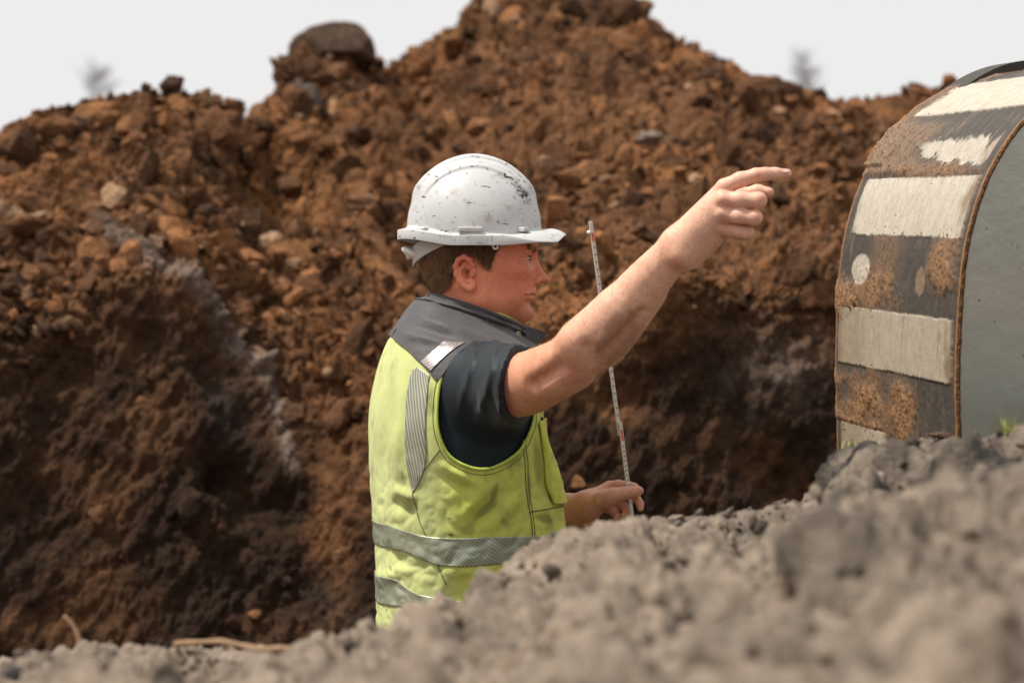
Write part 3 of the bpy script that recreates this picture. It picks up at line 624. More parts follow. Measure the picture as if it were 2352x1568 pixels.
def side(off, name, m, th):
    loop = [p for p in rimP[::6]] ; last = rimP[-1]
    far_ = [onplane(2980, 300), onplane(3000, 900), onplane(2950, 1560)]
    pts = loop + far_; V = np.array(pts) + e_ * off; n = len(V); ctr = onplane(2600, 800) + e_ * off
    V = np.concatenate([V, V + e_ * th, [ctr, ctr + e_ * th]])
    F = [(i, (i + 1) % n, 2 * n) for i in range(n)] + [(n + (i + 1) % n, n + i, 2 * n + 1) for i in range(n)] + [(i, n + i, n + (i + 1) % n, (i + 1) % n) for i in range(n)]
    return make_obj(name, V, F, m, bucket, smooth=False)
side(.004, 'side_plate', M_PLATE, .018); side(BW - .03, 'side_plate', M_PLATE, .018)
# rim bead of caked rusty soil along both edges
for q0, nm in ((0, 'rim_bead'), (BW, 'rim_bead')):
    base_ = rimP + e_ * q0 + Nrm * (-.003); n8 = 10; fr = []
    nz = fbm(base_, .02, 4, 221 + int(q0 * 10)); rr = .0034 * (1 + .45 * nz)
    V, F = tube(base_[::1], np.clip(rr, .002, .02), n8); nz2 = fbm(V, .006, 3, 231)
    Nn = np.repeat(base_, n8, 0); V = V + (V - Nn) * (.5 * nz2[:, None]); c_ = mixc(np.tile(np.array([.06, .04, .026]), (len(V), 1)), np.array([.27, .13, .05]), sm(nz2 + .1, -.3, .9))
    make_obj(nm, V, F, M_MUD, bucket, col=c_)
# dark hinge plate standing proud over the far end of the top
k0 = np.searchsorted(-yr, -222); pl = rimP[k0:] + Nrm[k0:] * (-.006 + .026 * sm(np.arange(NSB - k0) / 90, 0, 1))[:, None]
A_, B_ = pl + e_ * (BW * .86), pl + e_ * (BW * 1.04); C0, D0 = A_ - Nrm[k0:] * .03, B_ - Nrm[k0:] * .03
Vg = np.stack([C0, A_, B_, D0], 1).reshape(-1, 3); make_obj('hinge_plate', Vg, grid_faces(len(pl), 4, True), M_STEEL, bucket, smooth=False)
# grit and crumbs of mud stuck on the back and splattered on the plate
gi = rng.choice(len(Q), 900, p=(org * (thick > .002) + 1e-9) / (org * (thick > .002) + 1e-9).sum())
V, F, C_ = scatter(gi, rng.uniform(.0008, .0022, 900), var1, GV, GN, lambda i: OM * rng.uniform(.4, 1.0), .3)
make_obj('mud_crumbs', V, F, M_MUD, bucket, col=C_, kind='stuff')

# ================================================================== THE WORKER
worker = empty('person', 'worker in a white hard hat and yellow vest, seen from the side, pointing right', 'person', (-.09, 4.42, 0))
MW = worker.location.copy()
def P_(o):                                                  # keep world coordinates while parenting under the worker
    o.parent = worker; o.matrix_parent_inverse = worker.matrix_world.inverted() if False else __import__('mathutils').Matrix.Translation(-MW); return o
PH = math.radians(12); cph, sph = math.cos(PH), math.sin(PH); TY = 4.42
#        z     cx     a     b    tilt
prof = [(.93, -.070, .205, .170, 0), (1.02, -.070, .208, .172, 0), (1.10, -.072, .213, .171, 0), (1.20, -.078, .220, .168, 0), (1.30, -.088, .226, .165, 0), (1.383, -.100, .232, .157, 0),
        (1.44, -.103, .228, .151, 0), (1.495, -.100, .215, .144, -.02), (1.53, -.094, .192, .138, -.06), (1.553, -.086, .160, .130, -.14), (1.570, -.080, .130, .119, -.22), (1.583, -.077, .108, .109, -.30), (1.592, -.074, .094, .101, -.36)]
prof = np.array(prof); NPR = len(prof)
ar = np.concatenate([[0], np.cumsum(np.hypot(np.diff(prof[:, 0]), np.diff(prof[:, 2])))]); ar /= ar[-1]
PF = crom(prof, 800); arF = crom(ar[:, None], 800)[:, 0]; arF = np.maximum.accumulate(arF + np.arange(800) * 1e-9)
def prof_at(t): return np.stack([np.interp(t, arF, PF[:, k]) for k in range(5)], -1)
def base_S(th, t, off=0.0):
    th = np.asarray(th, float); t = np.asarray(t, float); p = prof_at(t); n = 2.35
    c, s_ = np.cos(th), np.sin(th); xl = (p[..., 3] + off) * np.sign(c) * np.abs(c) ** (2 / n); yl = (p[..., 2] + off) * np.sign(s_) * np.abs(s_) ** (2 / n)
    z = p[..., 0] + p[..., 4] * xl + off * sm(t, .72, 1) * .8
    return np.stack([p[..., 1] + xl * cph - yl * sph, TY + xl * sph + yl * cph, z], -1)
def wrinkle(th, t):
    sh = np.shape(th); q = base_S(th, t).reshape(-1, 3)
    w_ = fbm(q * [1, 1, .45] + 3, .11, 3, 301) * .0075 + fbm(q @ np.array([[1, 0, .9], [0, 1, 0], [-.9, 0, 1]]), .055, 2, 305, billow=True) * .0035 * sm(-q[:, 2], -1.45, -1.2)
    vx = q[:, 0] / (K * q[:, 1]) + 1176; vy = 784 - (q[:, 2] - ZC) / (K * q[:, 1]); nearside = q[:, 1] < TY
    def fold(x0, y0, x1, y1, wd, amp):
        a = np.array([x0, y0], float); b = np.array([x1, y1], float); p = np.stack([vx, vy], 1); ab = b - a; tt = np.clip(((p - a) @ ab) / (ab @ ab), 0, 1)
        dd = np.linalg.norm(p - a - tt[:, None] * ab, axis=1); return amp * np.exp(-(dd / wd) ** 2) * nearside * np.sin(np.pi * np.clip(tt * .9 + .05, 0, 1))
    w_ = w_ + fold(925, 770, 1040, 790, 9, .006) + fold(975, 735, 1075, 775, 9, .006) - fold(950, 752, 1060, 785, 9, .005) + fold(1010, 740, 1130, 788, 9, .005)
    w_ = w_ + fold(920, 850, 905, 1150, 16, .006) - fold(895, 860, 880, 1130, 14, .004) + fold(905, 1120, 960, 1150, 13, .008) - fold(900, 1150, 955, 1185, 12, .007)
    w_ = w_ + fold(1010, 1065, 1110, 1120, 10, .006) - fold(1005, 1090, 1080, 1130, 11, .006) + fold(1130, 1110, 1060, 1190, 16, .006) - fold(1160, 1120, 1090, 1210, 16, .008) + fold(1200, 1130, 1130, 1215, 14, .005)
    w_ = w_ - fold(1205, 1010, 1220, 1180, 7, .005) + fold(1232, 960, 1262, 1130, 9, .008) - fold(1248, 950, 1275, 1140, 7, .010) + fold(862, 1330, 960, 1300, 16, .006) - fold(880, 1260, 1000, 1330, 14, .004) + fold(1010, 1310, 1130, 1320, 12, .005)
    return w_.reshape(sh)
def SV(th, t, off=0.0, wr=True):
    """vest surface"""
    o = off + (wrinkle(th, t) * sm(1 - np.asarray(t, float), 0, .05) if wr else 0)
    th = np.asarray(th, float); t = np.asarray(t, float); a = base_S(th, t, 0.0); b = base_S(th, t, .01); n = (b - a); n /= np.linalg.norm(n, axis=-1)[..., None] + 1e-12
    return a + n * np.asarray(o)[..., None]
# lookup: picture point -> (theta, t) on the side of the torso that faces the camera
TH, TT = np.meshgrid(np.linspace(-math.pi, math.pi, 721), np.linspace(0, 1, 500)); SG = base_S(TH, TT)
svx = SG[..., 0] / (K * SG[..., 1]) + 1176; svy = 784 - (SG[..., 2] - ZC) / (K * SG[..., 1])
cY_ = np.broadcast_to(TY, SG[..., 1].shape); dS = np.cross(np.gradient(SG, axis=1), np.gradient(SG, axis=0)); fac = (dS[..., 1] < 0) if dS[250, 180, 1] < 0 else (dS[..., 1] > 0)
fv = np.where(fac.ravel())[0]; FX, FY = svx.ravel()[fv], svy.ravel()[fv]
def vp(pts):
    out = []
    for x, y in pts:
        k = fv[((FX - x) ** 2 + (FY - y) ** 2).argmin()]; out.append((TH.ravel()[k], TT.ravel()[k]))
    out = np.array(out); out[:, 0] = np.where(out[:, 0] > 2.6, out[:, 0] - 2 * math.pi, out[:, 0]); return out

# armhole outline
arm_v = [(1078, 797), (1042, 826), (1014, 868), (1004, 930), (1008, 990), (1029, 1042), (1066, 1069), (1110, 1077), (1152, 1066), (1190, 1037), (1214, 1000), (1226, 960), (1232, 910), (1228, 850), (1200, 812), (1140, 797)]
armp = vp(arm_v)
armc = crom(armp, 200, closed=True)
for _ in range(6): armc = (np.roll(armc, 1, 0) + armc * 2 + np.roll(armc, -1, 0)) / 4
MET = np.array([.2, .72])
def polyfield(th, t, poly):
    p = np.stack([th, t], 1) * MET; pl = poly * MET; n = len(pl); best = np.full(len(p), 1e9); bp = np.zeros((len(p), 2)); ins = np.zeros(len(p), bool)
    for k in range(n):
        a, b = pl[k], pl[(k + 1) % n]; ab = b - a; tt = np.clip(((p - a) @ ab) / (ab @ ab + 1e-12), 0, 1); c_ = a + tt[:, None] * ab; dd = np.linalg.norm(p - c_, axis=1)
        m_ = dd < best; best[m_] = dd[m_]; bp[m_] = c_[m_]
        cr_ = ((a[1] > p[:, 1]) != (b[1] > p[:, 1])); xi = a[0] + (p[:, 1] - a[1]) / (b[1] - a[1] + 1e-15) * (b[0] - a[0]); ins ^= cr_ & (p[:, 0] < xi)
    return np.where(ins, -best, best), bp / MET
nth, ntt = 480, 300
tg_ = np.linspace(0, 1, ntt); thg = -math.pi + np.arange(nth) * 2 * math.pi / nth
A2, B2 = np.meshgrid(thg, tg_); a_, b_ = A2.ravel().copy(), B2.ravel().copy()
f_n, p_n = polyfield(a_, b_, armc); mir = armc.copy(); mir[:, 0] *= -1; f_f, p_f = polyfield(a_, b_, mir)
inn = f_n < 0; inf_ = f_f < 0; a_[inn] = p_n[inn, 0]; b_[inn] = p_n[inn, 1]; a_[inf_] = p_f[inf_, 0]; b_[inf_] = p_f[inf_, 1]
VV = SV(a_, b_); FQ = grid_faces(ntt, nth, True); ii_ = inn | inf_; FQ = FQ[~ii_[FQ].all(1)]
used = np.unique(FQ); rm = -np.ones(len(VV), int); rm[used] = np.arange(len(used)); VVu = VV[used]; FQ = rm[FQ]
nv = normals(VVu, FQ); 
if (nv[:, 1] * (VVu[:, 1] - TY)).sum() < 0: FQ = FQ[:, ::-1]; nv = -nv
LIME = np.array([.55, .565, .075]); PALE = np.array([.54, .59, .24])
vx_ = VVu[:, 0] / (K * VVu[:, 1]) + 1176; vy_ = 784 - (VVu[:, 2] - ZC) / (K * VVu[:, 1])
fade_glare = sm(-(a_[used]), 1.75, 2.2) ; fade_glare = np.where(a_[used] > 1.6, 1, fade_glare)     # back panel paler: bleached cloth, with glare painted in
cv = mixc(np.tile(LIME, (len(VVu), 1)), PALE, np.clip(.22 + fade_glare * .75 + .2 * fbm(VVu, .15, 3, 331), 0, 1)); grime = sm(fbm(VVu, .05, 4, 333) + .5 * fbm(VVu, .02, 3, 335), .35, 1.1)
frontg = sm(vx_, 1120, 1230) * sm(vy_, 940, 1100); cv = mixc(cv, np.array([.20, .21, .045]), grime * (.22 + .55 * frontg))
def smear(x, y, rx, ry, rot, amt):
    global cv
    dx, dy = vx_ - x, vy_ - y; cr_, sr_ = math.cos(math.radians(rot)), math.sin(math.radians(rot)); u, v = dx * cr_ + dy * sr_, -dx * sr_ + dy * cr_
    m_ = (1 - sm(np.hypot(u / rx, v / ry) + .35 * fbm(VVu, .02, 3, 341), .5, 1.1)) * (VVu[:, 1] < TY); cv = mixc(cv, np.array([.10, .11, .035]), m_ * amt)
for a in [(1136, 1130, 9, 28, 15, .5), (1115, 1170, 12, 40, 50, .55), (1075, 1215, 16, 22, 60, .35), (1036, 1228, 9, 4, 20, .9), (1032, 1190, 7, 3, 10, .7), (897, 1305, 3, 10, -15, .8), (1235, 1060, 12, 60, -5, .45), (1250, 1190, 22, 14, 0, .55), (924, 1090, 4, 14, 0, .4), (1160, 1200, 10, 16, -30, .35), (990, 1100, 20, 8, 0, .2), (1215, 1130, 6, 50, 0, .5)]: smear(*a)
vest = P_(make_obj('vest', VVu, FQ, M_VEST, col=np.clip(cv, .02, .85))); solid(vest, .0022)
def sub(o, par=None):
    par = par or vest; o.parent = par; return o
def world_child(o): o.parent = vest; return o              # vest sits at the world origin after inverse, so children share its frame
for poly, sgn_ in ((armc, 1), (mir, -1)):
    pth = SV(poly[:, 0], poly[:, 1], .0012); v_, f_ = tube(pth, .0030, 8, closed=True)
    v_, f_ = tube(pth[25:166], .0030, 8); world_child(make_obj('armhole_binding', v_, f_, M_BIND))
    v_, f_ = tube(np.concatenate([pth[164:], pth[:27]]), .0030, 8); world_child(make_obj('armhole_binding', v_, f_, M_YOKE))
    ctr_ = poly.mean(0); o2 = poly + (poly - ctr_) / np.linalg.norm((poly - ctr_) * MET, axis=1)[:, None] * .010
    v_, f_ = tube(SV(o2[:, 0], o2[:, 1], .0006), .0007, 4, closed=True); world_child(make_obj('stitching', v_, f_, M_SEAM))
def patch(name, A, B, m, off=.0012, th=.0012, n=80, mm=24, pin=None, bulge=0.0):
    A = crom(A, n); B = crom(B, n); f = np.linspace(0, 1, mm); th_ = A[None, :, 0] * (1 - f[:, None]) + B[None, :, 0] * f[:, None]; t_ = A[None, :, 1] * (1 - f[:, None]) + B[None, :, 1] * f[:, None]
    bl = bulge * np.sin(np.pi * f)[:, None] ** .5 * np.ones((1, n)); V = SV(th_, t_, off + th + bl); V0 = V.reshape(-1, 3); Q_ = grid_faces(mm, n); nn = normals(V0, Q_)
    if ((SV(th_, t_, .02) - SV(th_, t_, 0)).reshape(-1, 3) * nn).sum() < 0: Q_ = Q_[:, ::-1]
    o = make_obj(name, V0, Q_, m); ul = o.data.uv_layers.new(name='UV'); li = np.empty(len(o.data.loops), np.int32); o.data.loops.foreach_get('vertex_index', li)
    L1 = np.linalg.norm(np.diff(V[mm // 2], axis=0), axis=1).sum(); L2 = np.linalg.norm(np.diff(V[:, n // 2], axis=0), axis=1).sum()
    uv = np.stack([(li % n) / (n - 1) * L1, (li // n) / (mm - 1) * L2], 1).astype(np.float32); ul.data.foreach_set('uv', uv.ravel()); solid(o, th)
    return world_child(o)
# back strip from shoulder to shoulder blade (and its twin on the far side)
Ls = vp([(958, 842), (944.5, 856), (934, 905), (930, 965), (932, 1046), (938, 1092), (947, 1127)]); Rs = vp([(986, 862), (983, 880), (980, 920), (977, 995), (979, 1050), (970, 1095), (950, 1130)])
patch('reflective_strip', Ls, Rs, M_TAPE3); mA, mB = Ls.copy(), Rs.copy(); mA[:, 0] *= -1; mB[:, 0] *= -1; patch('reflective_strip', mB, mA, M_TAPE3)
# hoop bands
def hoop(top, bot, name='reflective_band', th0=-math.pi, th1=math.pi):
    tp, bt = vp(top), vp(bot); o1 = tp[:, 0].argsort(); o2 = bt[:, 0].argsort()
    th_ = np.linspace(th0, th1, 260); wr_ = -np.abs(th_); f1_ = np.interp(wr_, tp[o1, 0], tp[o1, 1]); f2_ = np.interp(wr_, bt[o2, 0], bt[o2, 1])
    kr = np.hanning(15); kr /= kr.sum(); f1_ = np.convolve(np.pad(f1_, 7, 'edge'), kr, 'valid'); f2_ = np.convolve(np.pad(f2_, 7, 'edge'), kr, 'valid')
    return patch(name, np.stack([th_, f1_], 1), np.stack([th_, f2_], 1), M_TAPE, n=360, mm=24)
hoop([(858, 1194), (900, 1206), (980, 1232), (1060, 1236), (1140, 1232), (1212, 1232), (1290, 1226)], [(860, 1244), (930, 1264), (1007, 1298), (1070, 1302), (1141, 1295), (1225, 1290), (1295, 1280)])
hoop([(862, 1315), (910, 1328), (956, 1362), (1060, 1380), (1140, 1375), (1290, 1350)], [(866, 1380), (930, 1392), (1000, 1425), (1060, 1440), (1140, 1436), (1295, 1410)])
# grey yoke over the shoulders
lowA = [(880, 766), (907, 776), (935, 800), (966, 832), (985, 850), (1004, 871), (1020, 856), (1042, 823), (1078, 794), (1110, 788), (1150, 790), (1200, 797), (1235, 806)]
yA = vp(lowA[1:]); back = yA[0].copy(); yA = np.concatenate([[[-math.pi, back[1] + .004]], [[-math.pi * .93 if back[0] > -2.8 else back[0] - .02, back[1] + .002]], yA]); yA = yA[np.concatenate([[True], np.diff(yA[:, 0]) > .01])] if True else yA
th_end = yA[-1, 0]; yB = np.stack([np.linspace(-math.pi, th_end, len(yA)), np.full(len(yA), .999)], 1)
yk = patch('yoke', yA, yB, M_YOKE, off=.0020, th=.0015, n=160, mm=40)
yA2, yB2 = yA.copy(), yB.copy(); yA2[:, 0] *= -1; yB2[:, 0] *= -1; patch('yoke', yB2, yA2, M_YOKE, off=.0020, th=.0015, n=160, mm=40)
v_, f_ = tube(SV(*crom(yA[:-3], 90).T, .0035), .0016, 6); world_child(make_obj('piping', v_, f_, M_YOKE))
patch('shoulder_reflector', vp([(966, 832), (995, 806), (1024, 787)]), vp([(990, 853), (1020, 822), (1070, 789)]), M_TAPE2, off=.0045, th=.001, n=40, mm=20)
# seams
def seam(pts, r=.0011, m=M_SEAM, off=.0005, name='seam'):
    q_ = crom(vp(pts), 60); v_, f_ = tube(SV(q_[:, 0], q_[:, 1], off), r, 5); return world_child(make_obj(name, v_, f_, m))
seam([(1010, 1034), (975, 1080), (949, 1132)]); seam([(949, 1132), (962, 1190), (984, 1238), (1007, 1298), (1026, 1340)], .0012)
seam([(1201, 1010), (1208, 1060), (1213, 1120), (1221, 1180), (1226, 1230)], .0011); seam([(1207, 1008), (1214, 1060), (1219, 1120), (1227, 1180), (1232, 1230)], .0008)
seam([(1222, 1176), (1255, 1170), (1290, 1158)], .0012)
patch('chest_pocket', vp([(1232, 966), (1240, 1040), (1252, 1110), (1272, 1158)]), vp([(1254, 958), (1268, 1020), (1281, 1090), (1290, 1150)]), M_VEST, off=.003, th=.002, bulge=.004)
seam([(1243, 958), (1254, 1030), (1268, 1100), (1279, 1150)], .0026, M_DARK, .0045, 'pocket_zip_shade')  # dark strip for the pocket zip and the shade in its gap
patch('front_placket', np.array([[-.16, .02], [-.16, .3], [-.16, .6], [-.17, .80]]), np.array([[.16, .02], [.16, .3], [.16, .6], [.17, .80]]), M_VEST, off=.002, th=.002, bulge=.003)
for o in [x for x in vest.children if x.name.startswith(('chest_pocket', 'front_placket'))]:
    n_ = len(o.data.vertices); at = o.data.color_attributes.new('Col', 'FLOAT_COLOR', 'POINT'); co = np.empty(n_ * 3, np.float32); o.data.vertices.foreach_get('co', co); co = co.reshape(-1, 3)
    c4 = np.ones((n_, 4), np.float32); c4[:, :3] = mixc(np.tile(LIME, (n_, 1)), np.array([.25, .27, .05]), sm(fbm(co, .03, 4, 351), .0, 1.1) * .7); at.data.foreach_set('color', c4.ravel())

# stand-up collar
rb_n = 160; thc = np.linspace(-math.pi + .0, math.pi - .0, rb_n); R_ = 16
def collar_ring(f, off, th):
    base = base_S(th, np.full(th.shape, .995)); cx, cz = -.0600, 1.6125; a, b = .079, .086
    c, s_ = np.cos(th), np.sin(th); xl = (b + off) * c; yl = (a + off) * s_
    top = np.stack([cx + xl * cph - yl * sph, TY + xl * sph + yl * cph, cz - .345 * xl - .006 * (c > .5) * (c - .5)], -1)
    bs_ = base.copy(); bs_[:, 0] += off * c; bs_[:, 1] += off * s_
    return bs_ * (1 - f) + top * f
thc = np.linspace(.10, 2 * math.pi - .10, rb_n); rows = []
for k in range(R_):
    f = k / (R_ - 1); r_ = collar_ring(f,   .001 + .0070 * sm(np.array([f]), .12, .5)[0] * (1 - .75 * f), thc)
    w_ = fbm(r_ @ np.array([[1, 0, .5], [0, 1, 0], [1.2, 0, 2.2]]),   .045, 3, 361, billow=True) * .008 * math.sin(math.pi * min(1, f * .95)) ; ctr = np.array([-.065, TY, 0])
    w_ = w_ + (.0038 * math.cos(2 * math.pi * 2.3 * f) * math.sin(math.pi * f)) * (1 + .5 * perlin(r_ * 14, 363)); dr = r_ - ctr; dr[:, 2] = 0; dr /= np.linalg.norm(dr, axis=1)[:, None]; r_ = r_ + dr * w_[:, None]; rows.append(r_)
CV = np.array(rows).reshape(-1, 3); cl = P_(make_obj('collar', CV, grid_faces(R_, rb_n), M_YOKE)); solid(cl, .004, 1 if False else -1)
rows = [collar_ring(f, -.0062, thc) + np.stack([0 * thc, 0 * thc, -.004 + .0065 * f * sm(np.cos(thc), -.1, .35)], 1) for f in np.linspace(.2, 1.0, 8)]; ln = make_obj('lining', np.array(rows).reshape(-1, 3), grid_faces(8, rb_n), M_LINING); ln.parent = cl; solid(ln, .002)
for f in (.90,):
    v_, f_ = tube(collar_ring(f, .0052, thc[5:-5]), .0007, 5); o = make_obj('stitching', v_, f_, M_YOKE); o.parent = cl
# loose front end of the collar with its dark inner face, and the snap
fe = [W(1208, 748, 4.36), W(1232, 755, 4.37), W(1256, 762, 4.385), W(1248, 780, 4.385), W(1228, 792, 4.37), W(1206, 800, 4.355)]
fv_ = np.array(fe); fb = fv_ + [0, .006, 0]; o = P_(make_obj('collar_flap', np.concatenate([fv_, fb]), [(0, 1, 4, 5), (1, 2, 3, 4), (11, 10, 7, 6), (10, 9, 8, 7)] + [(i, i + 6, (i + 1) % 6 + 6, (i + 1) % 6) for i in range(6)], M_YOKE, smooth=False)); bevel(o, .0015)
ck = (np.abs(CV[:, 0] - W(1188, 784, 4.3)[0]) * 1 + np.abs(CV[:, 2] - (ZC)) + (CV[:, 1] - 4.3) * .3).argmin(); sp0 = CV[ck]; sn = sp0 - np.array([-.065, TY, sp0[2]]); sn /= np.linalg.norm(sn)
u_ = np.cross(sn, [0, 0, 1]); u_ /= np.linalg.norm(u_); v3 = np.cross(sn, u_); an = np.arange(21) * 2 * math.pi / 20
ring = [sp0 + sn * .003 + .0055 * (math.cos(a) * u_ + math.sin(a) * v3) for a in an[:-1]]; v_, f_ = tube(ring, .0014, 8, closed=True); dsc = tube([sp0 + sn * .001, sp0 + sn * .0042], .0028, 12)
v_, f_ = joinm([(v_, f_), dsc]); o = make_obj('snap_button', v_, f_, M_SNAP); o.parent = cl

# ---- T-shirt: torso core joined to both sleeves, cut at the cuffs
def tor(P, off):
    x = P - np.array([0, TY, 0]); zz = P[:, 2]; tz = np.interp(zz, PF[:, 0], arF); p = prof_at(np.clip(tz, 0, .96)); xx = x[:, 0] - p[:, 1]
    xl = xx * cph + x[:, 1] * sph; yl = -xx * sph + x[:, 1] * cph; a, b = p[:, 2] + off, p[:, 3] + off
    r = (np.abs(xl / b) ** 2.35 + np.abs(yl / a) ** 2.35) ** (1 / 2.35); d = (r - 1) * np.minimum(a, b)
    return smax(smax(d, zz - 1.563, .03), 1.0 - zz, .01)
Sh = W(1112, 888, 4.262); Cf = W(1190, 883, 4.125); ax_ = (Cf - Sh) / np.linalg.norm(Cf - Sh)
cn = np.array([.93, -.33, -.10]); cn /= np.linalg.norm(cn); Cend = Sh + ax_ * (np.linalg.norm(Cf - Sh) + .09)
Shl = W(1040, 900, 4.60); Cfl = W(1090, 1010, 4.72); cnl = (Cfl - Shl) / np.linalg.norm(Cfl - Shl)
def shirt(P):
    d = tor(P, -.011)
    ar_ = P - Sh; al = ar_ @ ax_; ang = np.arctan2(ar_ @ np.cross(ax_, [0, 0, 1.]), ar_[:, 2])
    vx = P[:, 0] / (K * P[:, 1]) + 1176; vy = 784 - (P[:, 2] - ZC) / (K * P[:, 1])
    s1 = rc(P, Sh, Cend, .0765, .0655)
    fx = vx - 1105 - .00075 * np.abs(vy - 800) ** 1.75 * 0 + (vy - 880) * .22            # folds fan from the shoulder top to the armpit
    wv_ = np.sin(fx / 7.6 + 1.6 * perlin(P * 22, 371)) * .5 + .5; wv_ = wv_ ** 2.4
    amp = .007 * sm(vx, 1035, 1090) * (1 - sm(vy, 930, 1010)) * sm(1195 - vx, 0, 25); s1 = s1 - (wv_ - .4) * amp
    d = smin(d, s1, .038)
    s2 = rc(P, Shl, Cfl + cnl * .03, .078, .064); d = smin(d, s2, .05)
    d = smax(d, -el(P, W(1100, 640, 4.42), (.075, .075, .12)), .02)
    d = smax(d, (P - Cf) @ cn, .004); return smax(d, (P - Cfl) @ cnl, .004)
V, Q_ = nets(shirt, (-.36, 4.02, .98), (.16, 4.86, 1.62), .005)
vn = normals(V, Q_)
cuff = (np.abs((V - Cf) @ cn) < .004) & (np.linalg.norm(V - Cf - ax_ * .0, axis=1) < .062); keepQ = ~cuff[Q_].all(1)
P_(make_obj('tshirt', V, Q_, M_SHIRT))
# cuff hem ring
def ring_on(center, nrm, axis, rad, n=64):
    u = np.cross(nrm, [0, 0, 1.]); u /= np.linalg.norm(u); v = np.cross(nrm, u); return np.array([center + rad * (math.cos(a) * u + math.sin(a) * v) for a in np.arange(n) * 2 * math.pi / n])

# ---- body: hidden core, neck and head, arms and hands, all one mesh
HC = W(1110, 620, 4.42); YAW = math.radians(3)
def hl(P):                                                   # world -> head frame (u forward, y left, w up)
    q = P - HC; c, s_ = math.cos(YAW), math.sin(YAW); return np.stack([q[:, 0] * c + q[:, 1] * s_, -q[:, 0] * s_ + q[:, 1] * c, q[:, 2]], 1)
def hw(p):
    p = np.atleast_2d(np.asarray(p, float)); c, s_ = math.cos(YAW), math.sin(YAW); return np.stack([p[:, 0] * c - p[:, 1] * s_, p[:, 0] * s_ + p[:, 1] * c, p[:, 2]], 1) + HC
def head(P):
    p = P.copy(); m = p.copy(); m[:, 1] = np.abs(m[:, 1])    # m: mirrored half for paired features
    d = el(p, (-.012, 0, .055), (.101, .078, .118))
    d = smin(d, el(p, (.030, 0, .005), (.062, .058, .085)), .03)
    d = smin(d, el(p, (.052, 0, .060), (.046, .058, .050)), .02)                       # forehead
    d = smin(d, el(p, (.046, 0, -.030), (.042, .044, .050)), .02)                       # muzzle
    d = smin(d, rc(m, (-.006, .057, -.052), (.066, .012, -.082), .013, .0140), .020)    # jaw
    d = smin(d, rc(m, (-.012, .060, -.010), (-.006, .055, -.052), .016, .016), .02)
    d = smin(d, el(p, (.0735, 0, -.0775), (.0175, .019, .0165)), .012)                  # chin
    d = smin(d, el(m, (.054, .043, -.002), (.026, .018, .014)), .02)                    # cheekbone
    d = smin(d, el(m, (.038, .040, -.042), (.028, .014, .026)), .022)                   # cheek
    d = smin(d, rc(p, (-.016, 0, -.03), (-.040, 0, -.17), .061, .066), .03)             # neck
    d = smin(d, rc(p, (.015, 0, -.07), (-.005, 0, -.14), .045, .050), .03)              # under the jaw
    d = smin(d, rc(m, (-.04, .052, -.03), (.01, .025, -.15), .014, .013), .012)         # neck muscle
    d = smin(d, rc(m, (.088, .010, .0350), (.071, .047, .0375), .0088, .0080), .010)    # brow
    d = smax(d, -el(m, (.0965, .034, .0195), (.0190, .0160, .0115)), .012)              # eye socket
    d = smin(d, el(m, (.0700, .0315, .0200), (.0150, .0165, .0130)), .006)              # lids
    d = smin(d, rc(p, (.0880, 0, .028), (.1030, 0, -.008), .0070, .0088), .007)         # bridge
    d = smin(d, el(p, (.1070, 0, -.0150), (.0118, .0105, .0096)), .006)                 # tip
    d = smin(d, el(m, (.0945, .0135, -.0185), (.0112, .0065, .0088)), .004)             # wings
    d = smin(d, rc(p, (.0900, 0, -.022), (.0800, 0, -.035), .0085, .012), .008)
    d = smax(d, -el(m, (.1005, .0065, -.0250), (.0055, .0032, .0040)), .002)            # nostrils
    d = smax(d, -rc(m, (.093, .0200, -.010), (.080, .0250, -.030), .0030, .0030), .008)  # crease behind the wing
    d = smin(d, rc(p, (.0895, -.007, -.0400), (.0895, .007, -.0400), .0065, .0065), .006)
    d = smin(d, rc(m, (.0895, .006, -.0405), (.0765, .0310, -.0448), .0064, .0036), .005)  # upper lip
    d = smin(d, rc(m, (.0868, .003, -.0525), (.0765, .0290, -.0490), .0072, .0042), .005)  # lower lip
    d = smax(d, -rc(m, (.1010, .000, -.0462), (.0730, .0375, -.0470), .0021, .0020), .0025)  # mouth line
    d = smax(d, -el(p, (.0960, 0, -.0640), (.0085, .016, .0050)), .008)                 # below the lip
    d = smax(d, -el(m, (.0850, .0350, .0200), (.0120, .0185, .0041)), .0025)            # lid opening
    # ear
    q = m - np.array([-.034, .0795, -.006]); q = q @ rotm('z', 24) ; e = None            # ear frame, opens backwards
    helix = [(.017, -.001, .000, .0028), (.013, .003, .012, .0036), (.009, .006, .021, .0042), (-.001, .008, .0270, .0046), (-.0115, .009, .0215, .0046), (-.0170, .009, .010, .0044), (-.0160, .008, -.004, .0042), (-.0110, .006, -.0160, .0040), (-.001, .004, -.0260, .0048), (.0075, .002, -.0300, .0058), (.0120, .000, -.0250, .0052), (.0140, -.002, -.018, .004)]
    e = chain(q, helix, .004)
    e = smin(e, el(q, (-.001, .0005, -.002), (.0150, .0042, .0255)), .004)
    e = smin(e, chain(q, [(.002, .0045, .0165, .003), (-.007, .0055, .006, .0034), (-.0075, .0055, -.006, .0032), (-.001, .005, -.0150, .003), (.007, .004, -.017, .003)], .003), .003)
    e = smax(e, -el(q, (.0020, .0070, -.0040), (.0085, .0105, .0105)), .003)
    e = smin(e, el(q, (.0125, .0025, -.0040), (.0045, .0042, .0065)), .003)
    return smin(d, e, .006)
def headW(P): return head(hl(P))
corner = np.array([hw((u, y, z))[0] for u in (-.13, .13) for y in (-.115, .115) for z in (-.17, .19)])
Vh, Qh = nets(headW, corner.min(0), corner.max(0), .0017)
kp = np.ones(len(Vh), bool)
